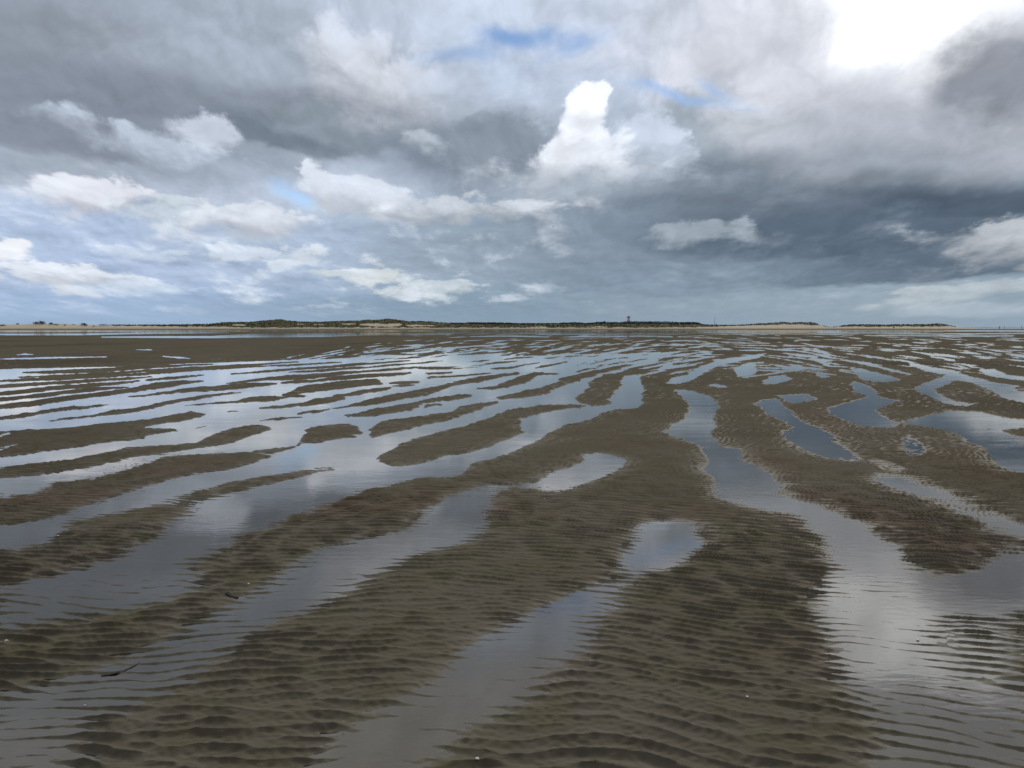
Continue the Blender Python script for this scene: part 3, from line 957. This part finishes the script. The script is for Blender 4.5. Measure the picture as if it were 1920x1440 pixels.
# ------------------------------------------------------------------ dunes on the shore
def crest_table():
    # (px, py of the skyline of the dunes)
    t = [(-400, 610), (-200, 608), (-60, 609), (0, 608.5), (40, 608.5), (70, 607), (120, 607), (150, 608.5), (180, 609.5), (215, 609.5), (300, 609.5), (345, 609),
         (400, 607.5), (418, 605), (440, 604.5), (470, 604.5), (490, 602.5), (512, 600.5), (528, 599), (540, 601.5), (560, 603.5), (600, 604), (640, 602.5),
         (670, 602), (690, 600), (708, 600.5), (727, 598.3), (745, 600), (765, 603), (790, 603), (815, 604), (840, 606), (880, 607), (960, 608), (1040, 607.5), (1100, 608),
         (1160, 607), (1220, 607), (1300, 607.5), (1325, 609.5), (1350, 610), (1385, 610), (1410, 608), (1440, 606.5), (1455, 605.3), (1468, 604.5), (1480, 606),
         (1500, 605), (1520, 605), (1530, 607), (1538, 610.5), (1550, 613.4), (1562, 613.6), (1575, 611.5), (1590, 609.3), (1620, 609), (1660, 609.5), (1690, 608.8),
         (1735, 608.7), (1752, 607.3), (1768, 608.6), (1780, 611), (1790, 613.2), (1800, 614.2), (1900, 615)]
    a = np.array(t)
    return a[:, 0], a[:, 1]


D_CREST, D_TOE = 860.0, 740.0
CR_X, CR_Y = crest_table()


def crest_z(px):
    return H + (614 - np.interp(px, CR_X, CR_Y)) * D_CREST / F


def dune_height(X, Y):
    """height of the dune ridge at a ground position"""
    px = CX + F * X / Y
    zc = crest_z(px)
    t = np.clip((Y - D_TOE) / (D_CREST - D_TOE), 0, 1)
    up = t * t * (3 - 2 * t)
    foot = np.clip((Y - 700) / 40, 0, 1) * np.clip((zc + .6) / 2.0, 0, 1)
    back = np.clip((Y - D_CREST) / 260, 0, 1)
    lump = fbm(X / 19.0, Y / 19.0, 121, 4)
    z = -1.0 + foot * 1.0 + (zc + .0) * up * (1 - .75 * back ** 1.5)
    z = z + lump * np.clip(zc, 0, 9) * .22 * np.clip(t * 4, 0, 1) * np.clip((D_CREST - 6 - Y) / 25, 0.0, 1)
    return z


def veg_mask(px, py):
    """1 where marram grass covers the dunes, by the place on the dune face"""
    low = np.interp(px, [-400, 0, 200, 215, 300, 330, 420, 440, 640, 700, 760, 850, 950, 1200, 1320, 1380, 1440, 1470, 1535, 1560, 1600, 1740, 1790],
                    [606, 606, 606, 611, 611.5, 612, 612.5, 614.2, 614, 614, 614, 614.5, 614.5, 614.4, 613.2, 611.5, 609.6, 608.6, 609.3, 612, 612.6, 612.3, 612])
    n = fbm(px / 7.0, py / 2.0, 133, 3) * 1.6
    v = (py + n < low).astype(float)
    for (x, y, rx, ry) in ((700, 608.5, 26, 2.2), (722, 610.5, 30, 2.2), (655, 607.8, 14, 1.2), (742, 608, 14, 1.6), (782, 610.5, 22, 1.4), (806, 611, 10, 1.2),
                           (450, 609.5, 14, 1.2), (600, 609, 12, .6), (1120, 613, 20, .8), (1010, 613.4, 16, .8), (565, 607.5, 10, .6)):
        v = np.where(((px - x) / rx) ** 2 + ((py + n * .5 - y) / ry) ** 2 < 1, 0, v)
    return v


def build_dunes():
    ys = np.concatenate([np.linspace(690, 740, 12), np.linspace(744, 872, 60), np.linspace(880, 1130, 24)])
    px = np.arange(-420, 1830, 1.6)
    nr, nc = len(ys), len(px)
    X = (px[None, :] - CX) / F * ys[:, None]
    Y = np.repeat(ys[:, None], nc, 1)
    Z = dune_height(X, Y)
    PXg = np.repeat(px[None, :], nr, 0)
    PYg = 614 - (Z - H) * F / Y
    V = veg_mask(PXg, PYg) * (Z > .4)
    V = np.where(Y > D_CREST + 2, (Z > .4) * 1.0, V)
    verts = np.stack([X.ravel(), Y.ravel(), Z.ravel()], 1)
    idx = np.arange(nr * nc).reshape(nr, nc)
    q = np.stack([idx[:-1, :-1].ravel(), idx[:-1, 1:].ravel(), idx[1:, 1:].ravel(), idx[1:, :-1].ravel()], 1)
    o = mesh_obj("dunes", verts.tolist(), q.tolist(), None, smooth=True)
    at_ = o.data.attributes.new("grass_cover", 'FLOAT', 'POINT')
    at_.data.foreach_set("value", V.ravel().astype(np.float32))
    m, nt = new_mat("dune")
    n = N(nt)
    a = n.node('ShaderNodeAttribute', attribute_name="grass_cover")
    geo = n.node('ShaderNodeNewGeometry')
    n1, _ = n.noise(geo.outputs['Position'], .16, 4, .6)
    n2, _ = n.noise(geo.outputs['Position'], .9, 3, .6)
    sand = n.mix(n1, srgb(182, 172, 152), srgb(166, 156, 138))
    gr = n.mix(n.maprange(n1, .35, .65, 0, 1), srgb(60, 62, 42), srgb(84, 82, 56))
    gr = n.mix(n.maprange(n2, .5, .7, 0, .6), gr, srgb(52, 60, 38))
    f = n.maprange(n.math('ADD', a.outputs['Fac'], n.math('MULTIPLY', n.math('SUBTRACT', n2, .5), .8)), .35, .65, 0, 1)
    bs = n.node('ShaderNodeBsdfPrincipled')
    n.put(bs.inputs['Base Color'], n.mix(f, sand, gr))
    bs.inputs['Roughness'].default_value = .9
    bs.inputs['Specular IOR Level'].default_value = .1
    out = n.node('ShaderNodeOutputMaterial')
    nt.links.new(bs.outputs[0], out.inputs[0])
    o.data.materials.append(m)
    tag(o, kind='structure')
    return o


build_dunes()


def foliage_mat(name, c1, c2, scale):
    m, nt = new_mat(name)
    n = N(nt)
    geo = n.node('ShaderNodeNewGeometry')
    n1, _ = n.noise(geo.outputs['Position'], scale, 3, .6)
    bs = n.node('ShaderNodeBsdfPrincipled')
    n.put(bs.inputs['Base Color'], n.mix(n.maprange(n1, .35, .65, 0, 1), c1, c2))
    bs.inputs['Roughness'].default_value = .8
    bs.inputs['Specular IOR Level'].default_value = .15
    out = n.node('ShaderNodeOutputMaterial')
    nt.links.new(bs.outputs[0], out.inputs[0])
    return m


def plain_mat(name, col, rough=.6, noise=.15, scale=3.0, spec=.3):
    m, nt = new_mat(name)
    n = N(nt)
    tc = n.node('ShaderNodeTexCoord')
    n1, _ = n.noise(tc.outputs['Object'], scale, 4, .6)
    bs = n.node('ShaderNodeBsdfPrincipled')
    d = tuple(c * (1 - noise) for c in col)
    l = tuple(min(1, c * (1 + noise)) for c in col)
    n.put(bs.inputs['Base Color'], n.mix(n1, d, l))
    bs.inputs['Roughness'].default_value = rough
    bs.inputs['Specular IOR Level'].default_value = spec
    out = n.node('ShaderNodeOutputMaterial')
    nt.links.new(bs.outputs[0], out.inputs[0])
    return m


M_BUSH = foliage_mat("bush_leaves", srgb(38, 46, 34), srgb(52, 60, 42), .8)
M_WOOD = foliage_mat("wood_leaves", srgb(34, 44, 38), srgb(50, 58, 42), .25)
M_MARRAM = foliage_mat("marram", srgb(70, 72, 46), srgb(98, 94, 62), .5)
M_BARK = plain_mat("bark", srgb(70, 60, 50), .9)


def dz(x, y):
    return float(dune_height(np.array([x]), np.array([y]))[0])


# marram grass tufts: uncountable, one mesh
def build_marram():
    rd = random.Random(3)
    mb = MB()
    k = 0
    while k < 9000:
        px = rd.uniform(200, 1790)
        Y = rd.uniform(D_TOE + 10, D_CREST + 12)
        x = (px - CX) / F * Y
        z = dz(x, Y)
        if z < .8: 
            k += 1
            continue
        py = 614 - (z - H) * F / Y
        k += 1
        if Y < D_CREST and veg_mask(np.array([px]), np.array([py]))[0] < .5: continue
        h = rd.uniform(.3, .95)
        for _ in range(3):
            a = rd.uniform(0, 6.28)
            w = rd.uniform(.25, .6)
            b = len(mb.v)
            dx, dy = math.cos(a) * w, math.sin(a) * w
            lx, ly = rd.uniform(-.4, .4), rd.uniform(-.4, .4)
            mb.v += [(x - dx, Y - dy, z - .1), (x + dx, Y + dy, z - .1), (x + dx * .5 + lx, Y + dy * .5 + ly, z + h), (x - dx * .6 + lx, Y - dy * .6 + ly, z + h * .8)]
            mb.f.append((b, b + 1, b + 2, b + 3))
    o = mb.build("dune_grass", M_MARRAM)
    tag(o, "olive green marram grass covering the far dunes", "grass", kind='stuff')


build_marram()


# the dark wood behind the dunes: one mass of many crowns
def build_wood():
    rd = random.Random(9)
    mb = MB()
    tops = [(845, 606), (870, 605.2), (884, 604), (905, 604.5), (925, 604.2), (948, 605), (975, 605.8), (1000, 606), (1020, 606.2), (1040, 606), (1060, 604.6), (1078, 604),
            (1095, 605.5), (1115, 604), (1128, 603), (1145, 603.6), (1160, 604), (1175, 602.6), (1195, 602.6), (1220, 602.8), (1245, 602.6), (1262, 603.4), (1280, 604.2),
            (1295, 603.6), (1306, 604.6), (1314, 607)]
    tx, ty = np.array(tops).T
    px = 846.0
    while px < 1314:
        Y = rd.uniform(D_CREST + 4, D_CREST + 50)
        x = (px - CX) / F * Y
        top = H + (614 - np.interp(px, tx, ty) + rd.uniform(-.7, .5)) * Y / F
        base = dz(x, Y) - .3
        hgt = max(1.2, top - base)
        r = rd.uniform(1.2, 2.4)
        mb.tube([(x, Y, base), (x + rd.uniform(-.2, .2), Y, base + hgt * .6)], [.14, .07], 5)
        for _ in range(70):
            u, w_, t = rd.gauss(0, .5), rd.gauss(0, .5), rd.random()
            rr = r * math.sqrt(max(.05, 1 - (2 * t - 1) ** 2))
            mb.leaf((x + u * rr, Y + w_ * rr, base + hgt * (.12 + .86 * t)), rd.uniform(.22, .5), rd)
        px += rd.uniform(1.2, 3.4)
    o = mb.build("dune_wood", M_WOOD)
    tag(o, "dark low wood along the crest of the dunes in the middle of the horizon", "wood", kind='stuff')


build_wood()


def shrub(px, py_top, py_base, wpx, label, Y=None, name="shrub", group=None, n=260, mat=None, trunk=.25):
    rd = random.Random(int(px * 7))
    if Y is None:
        # find the place on the dune face seen at that height
        ysr = np.linspace(D_TOE - 45, D_CREST + 2, 240)
        xs = (px - CX) / F * ysr
        pyv = 614 - (dune_height(xs, ysr) - H) * F / ysr
        Y = float(ysr[int(np.argmin(np.abs(pyv - py_base)))])
    x = (px - CX) / F * Y
    zb = dz(x, Y)
    zt = H + (614 - py_top) * Y / F
    h = max(.7, zt - zb)
    w = wpx * Y / F / 2
    root = empty(name, (x, Y, zb - .1))
    tag(root, label, "tree" if name == "tree" else "shrub", group)
    st = MB()
    st.tube([(0, 0, -.2), (rd.uniform(-.1, .1), 0, h * trunk), (rd.uniform(-.3, .3), 0, h * .75)], [.16, .12, .04], 6)
    for s_ in (-1, 1):
        st.tube([(0, 0, h * trunk * .8), (s_ * w * .45, rd.uniform(-.2, .2), h * .6)], [.09, .03], 5)
    st.build("trunk" if name == "tree" else "stem", M_BARK, root)
    cr = MB()
    lobes = [(rd.uniform(-.6, .6) * w, rd.uniform(-.5, .5) * w, h * rd.uniform(.35, .72), rd.uniform(.4, .7)) for _ in range(7)]
    lobes += [(-w * .62, 0, h * .34, .42), (w * .62, 0, h * .32, .42), (0, 0, h * .68, .55)]
    for k in range(n):
        lx, ly, lz, lr = lobes[k % len(lobes)]
        a = Vector((rd.gauss(0, 1), rd.gauss(0, 1), rd.gauss(0, 1))).normalized() * rd.random() ** .4
        c = (lx + a.x * lr * w, ly + a.y * lr * w, max(.1, lz + a.z * lr * h * .5))
        cr.leaf(c, rd.uniform(.14, .34) * (.5 + h / 5), rd)
    cr.build("crown", mat or M_BUSH, root)
    return root


GSH = "dark shrubs on the pale left-hand dunes"
shrub(5, 607.5, 611.5, 18, "wide low dark shrub cut by the left edge of the photo", group=GSH)
shrub(36, 605.3, 609, 6, "small dark shrub alone between the edge shrub and the tall clump", group=GSH, n=90)
shrub(77, 600.8, 609, 22, "tallest and widest dark shrub clump on the pale left dune", group=GSH, n=420)
shrub(98, 603.8, 609.5, 8, "round dark shrub just right of the tallest clump", group=GSH, n=120)
shrub(108, 606.3, 610.5, 9, "low dark shrub with a flat crown in the middle of the pale left dune", group=GSH, n=120)
shrub(124, 607.5, 610.8, 5, "tiny dark shrub in the bare sand gap left of the faint grey one", group=GSH, n=60)
shrub(141, 607.4, 609.5, 6, "faint tiny grey shrub just left of the pointed dark shrub", group=GSH, n=60)
shrub(160, 604.4, 611.8, 13, "pointed dark shrub standing high at the right end of the pale left dune", group=GSH, n=220)
shrub(178, 609.5, 613, 6, "tiny shrub at the foot of the pale left dune next to the pointed one", group=GSH, n=60)
shrub(197, 606.8, 611, 19, "wide low grey green shrub right of the pointed dark shrub", group=GSH, n=200)
GFT = "single dark bushes at the foot of the dunes"
shrub(846, 612.8, 616, 5.5, "small dark round bush alone on the beach below the start of the wood", group=GFT, n=90)
shrub(1674, 611.8, 615.2, 3.5, "very small dark bush on the sand below the far right dune", group=GFT, n=60)
shrub(1133, 600.8, 606, 5, "single tree with its crown poking above the wood left of the lighthouse", Y=D_CREST + 8, name="tree", n=160, mat=M_WOOD, trunk=.6)
shrub(1342, 607.3, 611, 5, "small dark tree beside the foot of the thin mast", Y=D_CREST - 6, name="tree", n=120, mat=M_WOOD, trunk=.4)
shrub(1466, 603.6, 607, 12, "dark dense bush on top of the pale dune at the right", Y=D_CREST - 2, n=160, group="bushes on the right-hand dunes")
shrub(1756, 606.8, 610, 14, "dark low bush on the end of the separate far right dune", Y=D_CREST - 2, n=160, group="bushes on the right-hand dunes")

# ------------------------------------------------------------------ lighthouse and mast
M_WHITE = plain_mat("white_paint", (.84, .85, .88), .55, .05)
M_RED = plain_mat("hazed_red_paint", (.78, .52, .56), .6, .08)  # red paled in its colour to imitate haze in the air
M_DARK = plain_mat("grey_metal", (.22, .25, .27), .5, .1)
M_GLASSY = plain_mat("lantern_glass", (.42, .46, .5), .25, .05, spec=.5)

Y_L = 1250.0
pL = at(1178.5, 606, Y_L)
mpp = Y_L / F
lh = empty("lighthouse", (pL.x, Y_L, 0))
tag(lh, "white and red banded lighthouse rising behind the wood on the horizon", "lighthouse")
zt = H + (614 - 596.0) * mpp           # gallery level
z0 = 0.0
r0, r1 = 4.3 * mpp, 2.7 * mpp


def rad(z):
    return r0 + (r1 - r0) * z / zt


mb = MB()
mb.ring_tube([(rad(0) * 1.12, -2), (rad(0) * 1.12, 1.2), (rad(1.2), 1.25)] + [(rad(z), z) for z in np.linspace(1.5, zt, 8)], n=24)
mb.build("tower", M_WHITE, lh, True)
for zb, ze in ((6.0, 8.6), (11.2, 13.6)):
    mb = MB()
    mb.ring_tube([(rad(zb) + .03, zb), (rad(ze) + .03, ze)], n=24, cap=False)
    mb.build("band", M_RED, lh, True)
for zc, a in ((4.0, -1.3), (9.0, -1.9), (12.4, -1.4)):
    mb = MB()
    r = rad(zc) + .05
    c, s_ = math.cos(a), math.sin(a)
    q = []
    for du, dv in ((-.45, -.7), (.45, -.7), (.45, .7), (-.45, .7)):
        for rr in (r - .2, r + .06):
            q.append((c * rr - s_ * du, s_ * rr + c * du, zc + dv))
    mb.v = q
    mb.f = [(0, 1, 3, 2), (2, 3, 5, 4), (4, 5, 7, 6), (6, 7, 1, 0), (1, 7, 5, 3), (0, 2, 4, 6)]
    mb.build("window", M_DARK, lh)
mb = MB()
mb.ring_tube([(r1, zt), (r1 * 1.45, zt + .5), (r1 * 1.45, zt + .8)], n=24)
gal = mb.build("gallery", M_DARK, lh)
mb = MB()
for i in range(16):
    a = i * math.pi / 8
    x, y = math.cos(a) * r1 * 1.4, math.sin(a) * r1 * 1.4
    mb.tube([(x, y, zt + .8), (x, y, zt + 1.9)], [.05, .05], 5)
mb.tube([(math.cos(i * math.pi / 12) * r1 * 1.4, math.sin(i * math.pi / 12) * r1 * 1.4, zt + 1.9) for i in range(25)], [.06] * 25, 5)
mb.build("railing", M_DARK, gal)
mb = MB()
mb.ring_tube([(r1 * .72, zt + .8), (r1 * .72, zt + 2.4)], n=16)
lan = mb.build("lantern_room", M_GLASSY, lh)
mb = MB()
mb.ring_tube([(r1 * .86, zt + 2.4), (r1 * .7, zt + 3.0), (r1 * .3, zt + 3.5), (.12, zt + 3.7), (.1, zt + 4.6)], n=16)
mb.build("dome", M_RED, lh, True)

Y_M = D_CREST + 6
x_m = (1339 - CX) / F * Y_M
zg = dz(x_m, Y_M)
mast = empty("radio_mast", (x_m, Y_M, zg - .2))
tag(mast, "thin grey mast standing alone on the dunes right of the wood", "mast")
hm = H + (614 - 593.0) * Y_M / F - zg
mb = MB()
mb.tube([(0, 0, 0), (0, 0, hm * .55), (0, 0, hm)], [.26, .20, .10], 8)
mb.build("pole", plain_mat("grey_steel", (.20, .23, .27), .5), mast)
mb = MB()
mb.ring_tube([(.5, 0), (.5, .35), (.3, .4)], n=12)
mb.build("base", plain_mat("concrete", (.3, .3, .29), .9), mast)
mb = MB()
mb.tube([(-.7, 0, hm * .93), (.7, 0, hm * .93)], [.05, .05], 6)
mb.tube([(-.5, 0, hm * .86), (.5, 0, hm * .86)], [.05, .05], 6)
mb.build("antenna", M_DARK, mast)

# thin posts on the sea horizon at the far right
for px, py, lab in ((1874, 611.8, "dark squat beacon on the sea horizon, leftmost of the far right posts"),
                    (1883, 611.2, "thin faint beacon post just right of the squat one on the horizon"),
                    (1915.5, 611.0, "thin faint beacon post at the right edge of the photo on the horizon")):
    Yb = 1500.0
    p = at(px, 614, Yb)
    b = empty("sea_beacon", (p.x, Yb, 0))
    tag(b, lab, "beacon", "beacons on the sea horizon")
    hb = H + (614 - py) * Yb / F
    wide = 1.7 if px == 1874 else .75
    mb = MB()
    mb.tube([(0, 0, -1.2), (0, 0, hb * .75)], [.55 * wide, .4 * wide], 8)
    mb.build("post", plain_mat("hazed_post", (.24, .27, .30), .8), b)  # post grey lightened, distance haze put into the colour
    mb = MB()
    mb.ring_tube([(.5 * wide, hb * .75), (.8 * wide, hb * .82), (.8 * wide, hb * .9), (.1, hb)], n=10)
    mb.build("topmark", plain_mat("hazed_topmark", (.20, .23, .26), .8), b)  # topmark grey carries the same painted haze

# far low coast on the sea horizon at the right
def far_coast():
    rd = random.Random(2)
    Yc = 5200.0
    vs_, fs_ = [], []
    pxs = np.arange(1795, 2300, 4.0)
    for px in pxs:
        x = (px - CX) / F * Yc
        h = H + 5200 / F * (.25 + .25 * rd.random()) * min(1, (px - 1793) / 60)
        for (dy, z) in ((-80, -1), (-30, h * .7), (0, h), (120, h * .8), (260, -1)):
            vs_.append((x, Yc + dy, z))
    for i in range(len(pxs) - 1):
        for k in range(4):
            a = i * 5 + k
            fs_.append((a, a + 5, a + 6, a + 1))
    o = mesh_obj("far_coast_hills", vs_, fs_, foliage_mat("far_coast", srgb(92, 102, 112), srgb(100, 110, 120), .01), smooth=True)
    tag(o, kind='structure')


far_coast()

# ------------------------------------------------------------------ the bird
def bird():
    Yb = 190.0
    p = at(1037, 425.3, Yb)
    o = empty("bird", p, R(15))
    tag(o, "tiny dark bird flying in front of the grey clouds above the lighthouse", "bird")
    m = plain_mat("dark_feathers", (.06, .065, .07), .7)
    b = MB()
    prof = [(-.20, .004), (-.15, .022), (-.07, .042), (.02, .048), (.09, .036), (.13, .024), (.165, .026), (.19, .018), (.215, .005), (.235, .002)]
    b.tube([(t, 0, .006 * math.sin(t * 9)) for t, r in prof], [r for t, r in prof], 10)
    # tail fan
    k = len(b.v)
    b.v += [(-.18, -.015, .004), (-.18, .015, .004), (-.28, .05, 0), (-.28, -.05, 0), (-.18, 0, -.004)]
    b.f += [(k, k + 1, k + 2, k + 3), (k, k + 3, k + 4), (k + 1, k + 4, k + 2), (k + 4, k + 3, k + 2)]
    for s_ in (-1, 1):
        # wing: a tapered bent plate with thickness
        st = [(0.03, .10, 0, .012), (.16, .115, .07, .010), (.30, .095, .085, .007), (.42, .05, .05, .004), (.50, .012, .02, .002)]
        k = len(b.v)
        for (sp__, ch, up, th_) in st:
            x0 = .03 - sp__ * .12
            b.v += [(x0 + ch * .5, s_ * sp__, up), (x0, s_ * sp__, up + th_), (x0 - ch * .6, s_ * sp__, up), (x0, s_ * sp__, up - th_)]
        for i in range(len(st) - 1):
            for j in range(4):
                a, c = k + i * 4 + j, k + i * 4 + (j + 1) % 4
                b.f.append((a, c, c + 4, a + 4) if s_ > 0 else (c, a, a + 4, c + 4))
        e = k + (len(st) - 1) * 4
        b.f.append((e, e + 1, e + 2, e + 3))
    b.build("body", m, o, True)


bird()

# ------------------------------------------------------------------ shells and dark strands on the flat
def flat_z(x, y):
    import mathutils
    hit, loc, nor, _ = flat.ray_cast(Vector((x, y, 2.0)), Vector((0, 0, -1)))
    return (loc.z, nor) if hit else (0.0, Vector((0, 0, 1)))


M_SHELL = plain_mat("shell", (.62, .60, .55), .45, .15, 60.0)


def shell(px, py, size, label, rz):
    size *= .72
    g = ground(px, py)
    z, nor = flat_z(g.x, g.y)
    z = max(z, 0.0)
    vs_, fs_ = [], []
    nu, nv = 26, 9
    for j in range(nv):
        t = j / (nv - 1)
        for i in range(nu + 1):
            a = math.pi * (i / nu)
            rib = 1 + .05 * math.cos(i * math.pi)
            r = t * (1.0 - .18 * abs(math.cos(a)) ** 3)
            x = -math.cos(a) * r * .55 * size
            y = math.sin(a) ** .8 * r * .95 * size - .35 * size
            hgt = .34 * size * math.sqrt(max(0, 1 - t ** 2.2)) * rib * (.35 + .65 * math.sin(a) ** .5) if 0 < a < math.pi else .34 * size * math.sqrt(max(0, 1 - t ** 2.2)) * .35
            vs_.append((x, y, hgt))
    for j in range(nv - 1):
        for i in range(nu):
            a = j * (nu + 1) + i
            fs_.append((a, a + 1, a + nu + 2, a + nu + 1))
    o = mesh_obj("shell", vs_, fs_, M_SHELL, smooth=True)
    sol = o.modifiers.new("thickness", 'SOLIDIFY')
    sol.thickness = size * .05
    o.location = (g.x, g.y, z + .001)
    o.rotation_euler = (R(12), R(-8), rz)
    tag(o, label, "shell", "pale shells scattered on the flat")


shell(109, 1007.5, .021, "small white shell in the shallow pool at the left edge, left of the reddish bar", .4)
shell(12, 1203, .026, "white shell on the dark ripples at the left edge of the photo", 1.2)
shell(895, 1435, .022, "white cockle shell cut close to the bottom edge below the middle pool", 2.2)
shell(1021, 938, .020, "tiny pale shell on the bar just below the bright white pool", .9)
shell(1721, 1201, .022, "white shell in the bright channel at the right among thin ripple crests", 1.8)
shell(1401, 1312, .018, "tiny pale shell on the big rippled bar left of the right-hand channel", 2.9)
shell(466, 1098, .020, "pale shell on the wet ripples beside the black scrap", .2)
shell(159, 1323, .012, "very small pale shell in the smooth grey shallows at the lower left", .7)

M_STRAND = plain_mat("black_strand", (.040, .036, .029), .6, .3, 40.0)


def lay_strands(pts, widths, name, label):  # thin dark strands draped over the sand along given points
    P = [ground(x, y) for x, y in pts]
    c = sum(P, Vector()) / len(P)
    mb = MB()
    for k in range(3):
        rd = random.Random(k)
        path, rr = [], []
        for i, p in enumerate(P):
            z, _ = flat_z(p.x, p.y)
            off = (k - 1) * widths[i] * .5
            path.append((p.x - c.x + rd.uniform(-.004, .004), p.y - c.y + off, max(z, -.002) + .002 + rd.uniform(0, .003)))
            rr.append(widths[i] * .16 + .0008)
        mb.tube(path, rr, 7)
    o = mb.build(name, M_STRAND, None, True)
    o.location = (c.x, c.y, 0)
    tag(o, label, "dark_strand")


lay_strands([(412, 1112), (420, 1114), (427, 1116.5), (436, 1119.5), (447, 1121.5)], [.004, .016, .022, .016, .004], "dark_strand", "black curved scrap on the wet bar left of the middle pool")
lay_strands([(190, 1267.5), (205, 1265.5), (218, 1263), (230, 1259), (240, 1254), (250, 1249), (262, 1243)], [.003, .011, .016, .014, .010, .008, .003], "dark_strand",
     "long dark bent strand in the smooth shallows at the lower left")
